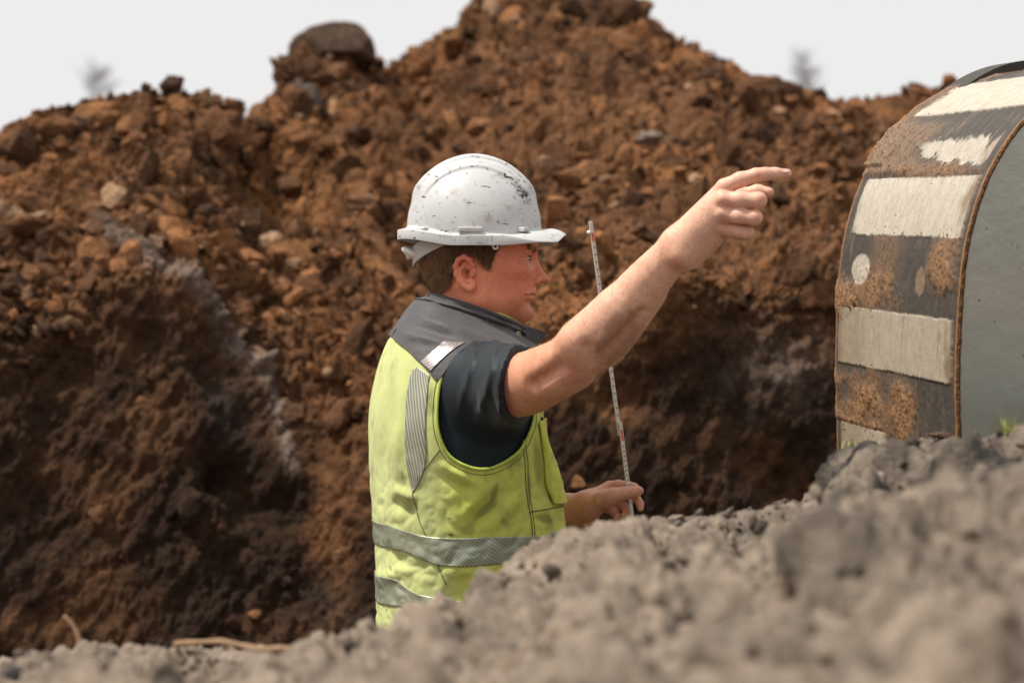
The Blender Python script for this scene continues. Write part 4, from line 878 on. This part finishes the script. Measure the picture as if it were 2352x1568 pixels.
p = hl(Vh); u, y, z = p.T; ay = np.abs(y)
RED = np.array([.60, .17, .095]); FAIR = np.array([.72, .34, .22]); DEEP = np.array([.45, .14, .08])
ch = np.tile(np.array([.76, .270, .155]), (len(p), 1))
g3 = lambda c, r: np.exp(-(((u - c[0]) / r[0]) ** 2 + ((ay - c[1]) / r[1]) ** 2 + ((z - c[2]) / r[2]) ** 2))
ch = mixc(ch, RED, np.clip(g3((.055, .05, -.014), (.045, .03, .036)) + g3((.108, 0, -.015), (.014, .012, .01)), 0, 1) * .6)
ch = mixc(ch, FAIR, np.clip(g3((.085, .03, -.004), (.02, .02, .012)) * .5 + g3((.085, 0, -.075), (.02, .02, .012)) * .5 + g3((.02, .06, .03), (.03, .03, .02)) * .3, 0, 1))
ch = mixc(ch, DEEP * .8, sm(-z, .055, .085) * sm(ay + .0, .0, .03) * .5)  # jaw shadow painted into the skin below it
ch = mixc(ch, np.array([.30, .12, .075]), np.clip(sm(-z, .040, .07) * (1 - sm(-z, .085, .11)) * sm(u, -.01, .03), 0, 1) * .28 * (1 + .5 * fbm(p, .004, 2, 381)))    # stubble, darkened to carry the jaw shadow
ch = mixc(ch, np.array([.33, .085, .055]), np.exp(-(((u + .031) / .009) ** 2 + ((z + .005) / .011) ** 2)) * (ay > .074) * .6); earm = (ay > .083) & (np.abs(u + .034) < .03) & (z < .035) & (z > -.045); ch[earm] = mixc(ch[earm], np.array([.62, .17, .10]), sm(z[earm], -.03, .02) * .7)  # shade in the ear hollow painted dark red; rest of ear redder
lip = np.clip(np.exp(-((z + .0462) / .0095) ** 4) * sm(u, .0745, .083) * (1 - sm(ay, .024, .032)), 0, 1); ch = mixc(ch, np.array([.50, .16, .115]), lip * .5)
ch = mixc(ch, np.array([.42, .12, .09]), g3((.082, .033, .0203), (.012, .016, .007)) * .45)
# hairline
hair_poly = np.array([(x, yy) for x, yy in [(1150, 540), (1142, 566), (1134, 588), (1122, 617), (1108, 606), (1098, 592), (1080, 583), (1058, 583), (1041, 598), (1036, 625), (1034, 650), (1022, 668), (1000, 675), (975, 668), (960, 620), (955, 540)]], float)
hair_poly = np.stack([(hair_poly[:, 0] - 1110) * .000796, (620 - hair_poly[:, 1]) * .000796], 1)
def inpoly(x, yy, poly):
    ins = np.zeros(len(x), bool)
    for k in range(len(poly)):
        a, b = poly[k], poly[(k + 1) % len(poly)]; cr_ = (a[1] > yy) != (b[1] > yy); ins ^= cr_ & (x < a[0] + (yy - a[1]) / (b[1] - a[1] + 1e-15) * (b[0] - a[0]))
    return ins
hm = (inpoly(u + .004 * fbm(p, .01, 2, 385), z, hair_poly) | (z > .062)) & ~((ay > .081) & (z < .045))
HB = np.array([.17, .10, .055]); ch[hm] = HB * .8
Vs_, Qs_, Cs_ = [Vh], [Qh], [ch]; hn = normals(Vh, Qh)

# right arm and pointing hand
RA = lambda x, yy, Y, r: np.append(W(x, yy, Y), r)
armR = [RA(1090, 890, 4.26, .064), RA(1190, 884, 4.13, .0545), RA(1245, 866, 4.05, .0505), RA(1302, 834, 3.99, .0450), RA(1340, 798, 3.965, .0440), RA(1392, 757, 3.94, .0435), RA(1463, 673, 3.91, .0380), RA(1521, 608, 3.88, .0322), RA(1561, 565, 3.86, .0272)]
armRs = crom(armR, 30)
def handR(P):
    d = chain(P, list(armRs), .003)
    d = smin(d, rc(P, W(1290, 872, 4.00), W(1334, 862, 3.99), .020, .0165), .022)       # elbow point
    d = smin(d, rc(P, W(1328, 782, 3.932), W(1405, 714, 3.918), .028, .0235), .03)        # muscle over the elbow
    d = smax(d, -rc(P, W(1348, 800, 3.905), W(1352, 868, 3.925), .0045, .0045), .022)    # crease above the elbow point
    d = smax(d, -rc(P, W(1362, 838, 3.918), W(1470, 716, 3.888), .0030, .0020), .020)
    d = smax(d, -rc(P, W(1228, 880, 4.00), W(1288, 842, 3.945), .003, .004), .024)
    d = smin(d, rc(P, W(1400, 800, 3.96), W(1500, 680, 3.92), .020, .010), .035)
    d = smin(d, el(P, W(1556, 590, 3.838), (.012, .0105, .012)), .014)                     # wrist bone
    mc = [(1664, 430, 3.828, .0125), (1660, 458, 3.818, .0135), (1658, 491, 3.820, .0128), (1656, 524, 3.836, .0115)]
    pal = None
    for (x, yy, Y, r), (wx, wy, wY, wr) in zip(mc, [(1552, 550, 3.86, .0185), (1558, 560, 3.855, .0195), (1566, 572, 3.855, .021), (1576, 590, 3.862, .019)]):
        e = rc(P, W(wx, wy, wY), W(x, yy, Y + .010), wr, r + .0005); pal = e if pal is None else smin(pal, e, .014)
    pal = smin(pal, rc(P, W(1590, 590, 3.88), W(1640, 548, 3.862), .018, .0145), .016)     # heel of the hand
    d = smin(d, pal, .018)
    kn = None
    for (x, yy, Y, r) in mc:
        e = el(P, W(x + 1, yy, Y), (r * .86, r * .82, r * .82)); d = smin(d, e, .007)
    idx_ = chain(P, [RA(1664, 430, 3.832, .0132), RA(1700, 413, 3.826, .0118), RA(1737, 402.5, 3.822, .0106), RA(1757, 400, 3.826, .0098), RA(1780, 399.5, 3.832, .0094), RA(1808, 398.5, 3.842, .0074)], .006)
    mid = chain(P, [RA(1660, 459, 3.824, .0134), RA(1700, 459, 3.812, .0128), RA(1742, 460, 3.806, .0124), RA(1741, 463, 3.832, .0110), RA(1722, 466, 3.850, .0098), RA(1694, 466, 3.852, .0088)], .006)
    rin = chain(P, [RA(1658, 493, 3.828, .0128), RA(1698, 496, 3.814, .0120), RA(1733, 500, 3.808, .0116), RA(1731, 503, 3.832, .0102), RA(1713, 505, 3.848, .0092), RA(1688, 503, 3.852, .0084)], .006)
    pin = chain(P, [RA(1656, 525, 3.842, .0115), RA(1688, 530, 3.830, .0106), RA(1716, 535, 3.826, .0103), RA(1714, 538, 3.848, .0090), RA(1698, 539, 3.862, .0082), RA(1678, 535, 3.864, .0076)], .006)
    th_ = chain(P, [RA(1600, 525, 3.888, .0180), RA(1650, 476, 3.896, .0138), RA(1700, 448, 3.894, .0108), RA(1740, 440, 3.888, .0102), RA(1766, 442, 3.882, .0082)], .008)
    fing = None
    for f in (idx_, mid, rin, pin): fing = f if fing is None else smin(fing, f, .0022)
    d = smin(d, fing, .005); d = smin(d, th_, .006)
    return d
Va, Qa = nets(handR, (-.12, 3.72, 1.40), (.47, 4.36, 1.90), .0021)
va = normals(Va, Qa); ax = Va[:, 0] / (K * Va[:, 1]) + 1176; ay2 = 784 - (Va[:, 2] - ZC) / (K * Va[:, 1])
ca = np.tile(np.array([.74, .43, .30]), (len(Va), 1)); g2 = lambda x, yy, rx, ry: np.exp(-(((ax - x) / rx) ** 2 + ((ay2 - yy) / ry) ** 2))
ca = mixc(ca, np.array([.60, .235, .13]), np.clip(.8 * (1 - sm(ax, 1200, 1400)) + .5 * g2(1320, 860, 45, 30) + .5 * sm(fbm(Va, .05, 3, 391), .1, 1), 0, 1) * .75)
ca = mixc(ca, np.array([.66, .30, .24]), g2(1325, 872, 26, 9) * .9); ca = mixc(ca, np.array([.55, .20, .14]), g2(1552, 600, 22, 18) * .5)
for x, yy in [(1664, 432), (1664, 466), (1662, 500), (1664, 532), (1740, 405), (1750, 458), (1738, 502), (1718, 536)]: ca = mixc(ca, np.array([.66, .25, .17]), g2(x, yy, 13, 10) * .65)
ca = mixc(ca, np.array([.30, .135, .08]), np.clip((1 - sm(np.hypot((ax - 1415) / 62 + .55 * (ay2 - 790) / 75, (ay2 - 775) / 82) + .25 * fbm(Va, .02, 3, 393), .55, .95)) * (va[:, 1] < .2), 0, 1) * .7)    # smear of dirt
ca = mixc(ca, np.array([.36, .18, .11]), np.clip(sm(fbm(Va, .012, 3, 395), .5, 1.2) * sm(ax, 1700, 1760) * .7, 0, 1)); ca = mixc(ca, np.array([.62, .36, .28]), sm(ax, 1580, 1640) * .25)
Vs_.append(Va); Qs_.append(Qa); Cs_.append(ca)
# left forearm and hand holding the rule
RYr = 4.445
armL = [RA(1050, 905, 4.60, .060), RA(1110, 1080, 4.72, .050), RA(1170, 1215, 4.68, .045), RA(1235, 1200, 4.58, .0415), RA(1300, 1176, 4.50, .0310), RA(1350, 1160, 4.465, .0245)]
def handL(P):
    d = chain(P, armL, .02); pal = None
    for (x, yy, Y, r), (wx, wy, wY, wr) in zip([(1400, 1120, 4.492, .0125), (1398, 1134, 4.500, .0125), (1394, 1147, 4.502, .0118), (1386, 1160, 4.498, .0108)], [(1348, 1152, 4.465, .018), (1350, 1158, 4.47, .018), (1350, 1164, 4.47, .018), (1350, 1170, 4.468, .017)]):
        e = rc(P, W(wx, wy, wY), W(x, yy, Y), wr, r); pal = e if pal is None else smin(pal, e, .012)
    d = smin(d, pal, .018); d = smin(d, rc(P, W(1362, 1156, 4.448), W(1400, 1143, 4.425), .0175, .0160), .014)
    ix = chain(P, [RA(1400, 1119, 4.490, .0118), RA(1420, 1114.5, 4.478, .0098), RA(1440, 1114, 4.468, .0085), RA(1456, 1119, 4.460, .0078), RA(1468, 1126, 4.454, .0068)], .005)
    md_ = chain(P, [RA(1398, 1134, 4.498, .0115), RA(1438, 1136, 4.490, .0092), RA(1460, 1142, 4.474, .0082), RA(1470, 1156, 4.462, .0070), RA(1471, 1168, 4.456, .0060)], .005)
    rg = chain(P, [RA(1394, 1148, 4.500, .0112), RA(1428, 1158, 4.494, .0090), RA(1440, 1172, 4.475, .0080), RA(1434, 1184, 4.460, .0068)], .005)
    pk = chain(P, [RA(1386, 1160, 4.498, .0102), RA(1410, 1174, 4.492, .0082), RA(1420, 1188, 4.475, .0072), RA(1412, 1196, 4.462, .0062)], .005)
    th_ = chain(P, [RA(1385, 1146, 4.430, .0165), RA(1412, 1137, 4.418, .0136), RA(1432, 1132.5, 4.418, .0112), RA(1450, 1130.5, 4.420, .0104), RA(1468, 1127, 4.426, .0088)], .006)
    d = smin(d, ix, .005)
    for f in (md_, rg, pk): d = smin(d, f, .003)
    return smin(d, th_, .006)
Vl, Ql = nets(handL, (-.20, 4.32, 1.16), (.30, 4.84, 1.56), .0023)
lx = Vl[:, 0] / (K * Vl[:, 1]) + 1176; ly = 784 - (Vl[:, 2] - ZC) / (K * Vl[:, 1]); cl_ = mixc(np.tile(np.array([.58, .285, .185]), (len(Vl), 1)), np.array([.50, .20, .12]), sm(fbm(Vl, .03, 3, 397), -.2, .8) * .7)
Vs_.append(Vl); Qs_.append(Ql); Cs_.append(cl_)
def core(P):
    d = tor(P, -.04); L = P.copy(); yy = np.abs(L[:, 1] - TY); Lm = np.stack([L[:, 0] + .075, yy, L[:, 2]], 1)
    d = smin(d, el(Lm, (0, 0, .97), (.11, .15, .14)), .04)
    d = smin(d, chain(Lm, [(0, .09, .93, .085), (.01, .10, .50, .055), (-.01, .11, .10, .038)], .02), .03)
    d = smin(d, rc(Lm, (-.02, .11, .05), (.14, .12, .04), .035, .030), .02)
    return d
Vc, Qc = nets(core, (-.40, 4.12, -.02), (.20, 4.72, 1.64), .012); Vs_.append(Vc); Qs_.append(Qc); Cs_.append(np.tile(FAIR, (len(Vc), 1)))
off = 0; Qx = []
for V, Q_ in zip(Vs_, Qs_): Qx.append(Q_ + off); off += len(V)
P_(make_obj('body', np.concatenate(Vs_), np.concatenate(Qx), M_SKIN, col=np.clip(np.concatenate(Cs_), .01, .8)))
def trous(P):
    yy = np.abs(P[:, 1] - TY); L = np.stack([P[:, 0] + .075, yy, P[:, 2]], 1)
    d = el(L, (0, 0, .97), (.135, .175, .15)); d = smin(d, chain(L, [(0, .09, .93, .105), (.01, .10, .50, .082), (-.01, .11, .10, .075)], .02), .03)
    d = d + perlin(P * [16, 16, 9], 401) * .010; return smax(smax(d, .055 - P[:, 2], .006), P[:, 2] - 1.06, .01)
V, Q_ = nets(trous, (-.40, 4.12, .02), (.22, 4.72, 1.12), .01); P_(make_obj('trousers', V, Q_, M_TROUS))
for sg in (-1, 1):
    def boot(P, sg=sg):
        L = P - np.array([-.075, TY + sg * .115, 0]); d = smin(rc(L, (-.04, 0, .04), (.15, 0, .038), .052, .045), rc(L, (-.012, 0, .05), (-.012, 0, .17), .052, .056), .03); return smax(d, -L[:, 2], .006)
    V, Q_ = nets(boot, (-.22, TY + sg * .115 - .08, -.02), (.16, TY + sg * .115 + .08, .25), .007); P_(make_obj('boot', V, Q_, M_BOOT))
# eyes, nails
for sg in (-1, 1):
    ce = hw((.0722, sg * .0318, .0202))[0]; V, F = ico(3); body_ = V * .0122 + ce; o = P_(make_obj('eye', body_, F, M_EYE))
    fd = np.array([math.cos(YAW - .05), math.sin(YAW - .05), 0.02]); pc = ce + fd * .0108; V2 = V * .0058; V2 = V2 - np.outer(V2 @ fd, fd) * .6 + pc; i_ = make_obj('iris', V2, F, M_IRIS); i_.parent = o
M_LASH = mat('lashes', (.05, .025, .015), rough=.7)
M_NAIL = mat('nail', (.66, .40, .33), rough=.3)
def nail(c_, fwd, up, l, w_, name='fingernail'):
    fwd = np.array(fwd, float); fwd /= np.linalg.norm(fwd); up = np.array(up, float); up -= fwd * (up @ fwd); up /= np.linalg.norm(up); sd_ = np.cross(fwd, up); V = []
    for i in np.linspace(-1, 1, 9):
        for j in np.linspace(-1, 1, 7):
            V.append(c_ + fwd * i * l * (1 - .12 * j * j) + sd_ * j * w_ * (1 - .15 * max(i, 0)) + up * (-.0022 * j * j - .0006 * i * i))
    o = P_(make_obj(name, np.array(V), grid_faces(9, 7), M_NAIL)); solid(o, .0008, 0)
nail(W(1801, 392.5, 3.836) + np.array([0, -.003, .0005]), (1, .35, .02), (-.1, -.45, 1), .0060, .0052); nail(W(1463, 1121.5, 4.421), (1, .2, .1), (0, -.75, .8), .0068, .0060)
for sg in (-1, 1):
    for dz, r_ in ((.0041, .0011), (-.0037, .0004)):
        pp = []
        for k in range(12):
            a = -.75 + 1.75 * k / 11; pp.append(hw((.0722 + .0128 * math.cos(a), sg * (.0318 + .0128 * math.sin(a)), .0202 + dz * math.cos(a * .9)))[0])
        o = P_(make_obj('eyelashes', *tube(pp, r_, 5), M_LASH))
# hair, eyebrows, forearm hair as fine strands
def strands(name, roots, dirs, ln, rad, cols, m, bendv=(0, 0, -.4), parent=None):
    n = len(roots); a = roots; d0 = dirs / np.linalg.norm(dirs, axis=1)[:, None]; b = a + d0 * ln[:, None] * .55; d1 = d0 + np.asarray(bendv); d1 /= np.linalg.norm(d1, axis=1)[:, None]; c_ = b + d1 * ln[:, None] * .45
    u = np.cross(d0, rng.normal(size=(n, 3))); u /= np.linalg.norm(u, axis=1)[:, None] + 1e-9; w_ = np.cross(d0, u); V = []
    for k in range(3): an = k * 2.0944; V.append(a + rad[:, None] * (math.cos(an) * u + math.sin(an) * w_))
    for k in range(3): an = k * 2.0944; V.append(b + .8 * rad[:, None] * (math.cos(an) * u + math.sin(an) * w_))
    V.append(c_); V = np.stack(V, 1).reshape(-1, 3); o7 = np.arange(n)[:, None] * 7; F = []
    for k in range(3): k2 = (k + 1) % 3; F += [o7 + np.array([[k, k2, 3 + k2]]), o7 + np.array([[k, 3 + k2, 3 + k]]), o7 + np.array([[3 + k, 3 + k2, 6]])]
    return P_(make_obj(name, V, np.concatenate(F), m, col=np.repeat(cols, 7, 0), smooth=True))
hi = np.where(hm & (z < .075) & (hn[:, 2] > -.95) & ~earm)[0]; ri = rng.choice(hi, 15000); ro = Vh[ri] + rng.normal(0, .0008, (15000, 3)); nn = hn[ri]; hu = p[ri]
cyaw, syaw = math.cos(YAW), math.sin(YAW); back_ = np.array([-cyaw, -syaw, 0]); side_f = sm(hu[:, 0], -.06, .02)[:, None]
dirv = nn * .55 + np.array([0, 0, -1.0]) * (1.0 - .1 * side_f) + back_ * .35 * side_f + rng.normal(0, .22, (15000, 3)); ln_ = rng.uniform(.009, .023, 15000) * (1 - .55 * sm(-hu[:, 2], .0, .05)) * (1 - .35 * sm(hu[:, 0], .0, .02))
hc = np.outer(rng.uniform(.6, 2.0, 15000), HB) * (1 + .9 * (1 - sm(hu[:, 0], -.11, -.04)) + .35 * sm(-hu[:, 2], .0, .03))[:, None]
strands('hair', ro, dirv, ln_, np.full(15000, .00042), np.clip(hc, .01, .6), M_HAIR)
bi = np.where((np.abs(z - .0375 - .002 * (ay > .03)) < .0045) & (u > .055) & (ay > .012) & (ay < .052))[0]; ri = rng.choice(bi, 1500, replace=True)
strands('eyebrow', Vh[ri], hn[ri] * .35 + np.stack([-cyaw * np.ones(1500), np.sign(y[ri]) * .6, .1 * np.ones(1500)], 1) + rng.normal(0, .2, (1500, 3)), rng.uniform(.005, .010, 1500), np.full(1500, .0004), np.outer(rng.uniform(.5, 1.2, 1500), [.22, .10, .05]), M_HAIR, (0, 0, -.1))
ai = np.where((ax > 1215) & (ax < 1590) & (ay2 > 500))[0]; n5 = 5200; ri = rng.choice(ai, n5); dv = va[ri] * .55 + np.array([.55, -.1, .1]) + rng.normal(0, .35, (n5, 3))
strands('arm_hair', Va[ri], dv, rng.uniform(.003, .008, n5), np.full(n5, .00011), np.outer(rng.uniform(.7, 1.1, n5), [.62, .36, .18]), M_HAIR, (.2, 0, -.1))

# ---- hard hat, worn, so a child of the worker
hat_o = bpy.data.objects.new('hard_hat', None); COL.objects.link(hat_o); P_(hat_o)
def Lh(p): return hw(p)
NA, cu, z0, LH, WH, HH = 256, -.0165, .0640, .1225, .108, .1400
th_ = np.arange(NA) * 2 * math.pi / NA; cth, sth = np.cos(th_), np.sin(th_)
front = sm(cth, .10, 1.0) ** .72; rear = sm(-cth, .3, 1)
ext = .0065 + .0115 * rear + .040 * front ** 1.1
zb = .0405 + .0140 * rear + .006 * sm(cth, .3, .8) + .016 * sm(cth, .86, 1.0); lipH = .0150 * (1 - sm(cth, .30, .75)) + .0030; ztop = zb + lipH
zr = z0 + .013 * sm(cth, .45, 1) + .016 * rear
def dome(e, extra=0):
    ce_, se_ = math.cos(e) ** 1.06, math.sin(e) ** 1.0; x = LH * ce_ * cth + cu; yv = WH * ce_ * sth; zz = zr + (z0 + HH - zr) * se_
    g = sm(np.full(NA, e), .28, .62); s1 = (1 - sm(np.abs(yv), .026, .031)) * .0042 + (1 - sm(np.abs(yv), .052, .058)) * .0040; s1 = s1 * g
    s1 = s1 + .0012 * np.exp(-((np.abs(yv) - .041) / .004) ** 2) * g
    nrm = np.stack([ce_ * cth / LH, ce_ * sth / WH, np.full(NA, se_ / HH)], 1); nrm /= np.linalg.norm(nrm, axis=1)[:, None]
    return np.stack([x, yv, zz], 1) + nrm * (s1 + extra)[:, None]
rows = [np.array([[cu, 0, z0 + HH + .0082 + 0]] * NA)]
for e in np.linspace(math.pi / 2 - .02, .0, 90): rows.append(dome(e))
R0 = rows[-1]
def ringr(dx, zz): return np.stack([cu + (LH + dx) * cth, (WH + dx) * sth, zz], 1)
zmid = zr - .0015
rows.append(ringr(.0006, zmid)); rows.append(ringr(.0018 + ext * .03, zmid - .002))
for q_ in (.2, .4, .6, .8): rows.append(ringr(.0018 + (ext - .002) * q_, (zmid - .0028) * (1 - q_) + (ztop + .0002) * q_ + .0055 * front * math.sin(math.pi * q_)))
rows.append(ringr(ext * .97, ztop)); rows.append(ringr(ext, ztop - .0012)); rows.append(ringr(ext, zb + .0010)); rows.append(ringr(ext * .985, zb)); rows.append(ringr(ext - .0035, zb + .0002)); rows.append(ringr(np.minimum(ext - .006, .0), zb + .0040 + .006 * front)); rows.append(ringr(-.0045, zr))
for e in np.linspace(.02, math.pi / 2 - .02, 20): rows.append(dome(e, -.0035))
V = Lh(np.concatenate(rows)); Fh = grid_faces(len(rows), NA, True, flip=True)
sh = make_obj('shell', V, Fh, M_HELM); sh.parent = hat_o
for center, r_, s_, lo, hi_ in [((.0735, -.056, .131), .019, 120, .50, .54), ((.044, -.057, .169), .020, 130, .54, .57), ((.0635, -.058, .140), .016, 300, .50, .55), ((.056, -.056, .155), .014, 260, .50, .55)]:
    over(M_HELM, (.03, .025, .018), thr(s_, lo, hi_, center=hw(center)[0], radius=r_, detail=3))
over(M_HELM, (.24, .21, .17), thr(95, .645, .70, detail=5)); over(M_HELM, (.33, .31, .27), thr(34, .58, .74, stretch=(1, 1, 1.5), detail=9)); over(M_HELM, (.12, .11, .10), thr(70, .655, .69, stretch=(.5, 1, 1.6), detail=4)); over(M_HELM, (.30, .29, .26), thr(110, .63, .68, stretch=(1, 1, .3), detail=5)); over(M_HELM, (.42, .22, .12), thr(60, .66, .72, center=hw((.11, -.03, .06))[0], radius=.06))
def hbox(c_, s_, m=M_HELM, name='accessory_slot', yaw=0, bv=.002):
    v, f = box((0, 0, 0), s_, rotm('z', yaw)); o = make_obj(name, hw(v + np.asarray(c_)), f, m, smooth=False); o.parent = hat_o; bevel(o, bv, 3); return o
for sg in (-1, 1):
    hbox((-.028, sg * .1085, .0690), (.044, .0070, .0085), yaw=0); hbox((-.112, sg * .0715, .0690), (.016, .026, .0095), yaw=sg * -38); hbox((.066, sg * .0815, .0700), (.024, .016, .0085), yaw=sg * 40)
ringp = [hw((.0175 + .0042 * math.cos(a), -.1035, .0390 + .0042 * math.sin(a)))[0] for a in np.arange(20) * math.pi / 10]; v_, f_ = tube(ringp, .0019, 8, closed=True); o = make_obj('chinstrap_ring', v_, f_, M_WHITE); o.parent = hat_o
# suspension strap at the nape and adjuster knob
sv = []
for i, fa in enumerate(np.linspace(0, 1, 14)):
    for sgn_y in np.linspace(-1, 1, 31):
        phi = sgn_y * 1.15; rr_u = .112 + .004; uu = -.012 - (rr_u * math.cos(phi)); yy_ = .086 * math.sin(phi); hw_ = .0175 * (1 - .2 * abs(sgn_y)) ; zc_ = .022 + .040 * abs(sgn_y) ** 1.2
        sv.append((uu, yy_, zc_ + (fa - .5) * 2 * hw_))
o = make_obj('nape_strap', hw(np.array(sv)), grid_faces(14, 31), M_STRAP); o.parent = hat_o; solid(o, .003, 0)
kv, kf = ico(3); kv = kv * [.024, .024, .0095] @ rotm('y', 28).T + [-.128, 0, .0290]; o = make_obj('adjuster_knob', hw(kv), kf, M_WHITE); o.parent = hat_o
kv, kf = tube([(-.125, 0, .033), (-.142, 0, .030)], [.011, .012], 20); o = make_obj('adjuster_base', hw(kv), kf, M_WHITE); o.parent = hat_o

# ================================================================== FOLDING RULE
rule = empty('folding_rule', 'slim white folding rule with red marks held upright between the fingertips', 'measuring rule', tuple(W(1446, 1150, RYr)))
def RP(o): o.parent = rule; o.matrix_parent_inverse = __import__('mathutils').Matrix.Translation(-rule.location); return o
def slat(a, b, w_=.0078, t_=.0032, off=0.0):
    a, b = np.array(a), np.array(b); ax = (b - a) / np.linalg.norm(b - a); sd_ = np.cross(ax, [0, 1, 0]); sd_ = sd_ * .85 + np.array([0, .52, 0]); sd_ /= np.linalg.norm(sd_); n = np.cross(ax, sd_); a, b = a + n * off, b + n * off
    V = [];
    for p_ in (a, b):
        for i, j in ((-1, -1), (1, -1), (1, 1), (-1, 1)): V.append(p_ + sd_ * i * w_ / 2 + n * j * t_ / 2)
    return np.array(V), [(0, 1, 2, 3), (7, 6, 5, 4), (0, 4, 5, 1), (1, 5, 6, 2), (2, 6, 7, 3), (3, 7, 4, 0)]
M_RED = mat('red_print', (.62, .08, .04), rough=.5); M_INK = mat('grey_print', (.09, .09, .10), rough=.6); M_RIVET = mat('brass_rivet', (.6, .5, .3), rough=.3, metal=.8)
segs = [((1356, 508), (1424, 1000), .0), ((1421.5, 968), (1450, 1190), .0034)]
for (a, b, of) in segs:
    o = RP(make_obj('rule_section', *slat(W(*a, RYr), W(*b, RYr), off=of), M_RULE, smooth=False)); bevel(o, .0008)
def mark(a, b, f0, f1, m, nm, w_=.0050, of=0.0, th=.0038):
    a, b = W(*a, RYr), W(*b, RYr); o = RP(make_obj(nm, *slat(a + (b - a) * f0, a + (b - a) * f1, w_, th, of), m, smooth=False))
mark(*segs[0][:2], .055, .095, M_RED, 'red_mark'); mark(segs[1][0], segs[1][1], .08, .20, M_RED, 'red_mark', .0040, .0034)
for k in range(24):
    f = .12 + k * .034
    if f < .93: mark(*segs[0][:2], f, f + .006, M_INK, 'printed_tick', .0035)
for k in range(12):
    f = .25 + k * .05
    if f < .72: mark(segs[1][0], segs[1][1], f, f + .012, M_INK, 'printed_tick', .0035, .0034)
rv, rf = ico(2); o = RP(make_obj('rivet', rv * .0042 + W(1352.5, 534, RYr), rf, M_WHITE)); o = RP(make_obj('rivet', rv * .0030 + W(1422, 977, RYr - .004), rf, M_RIVET))
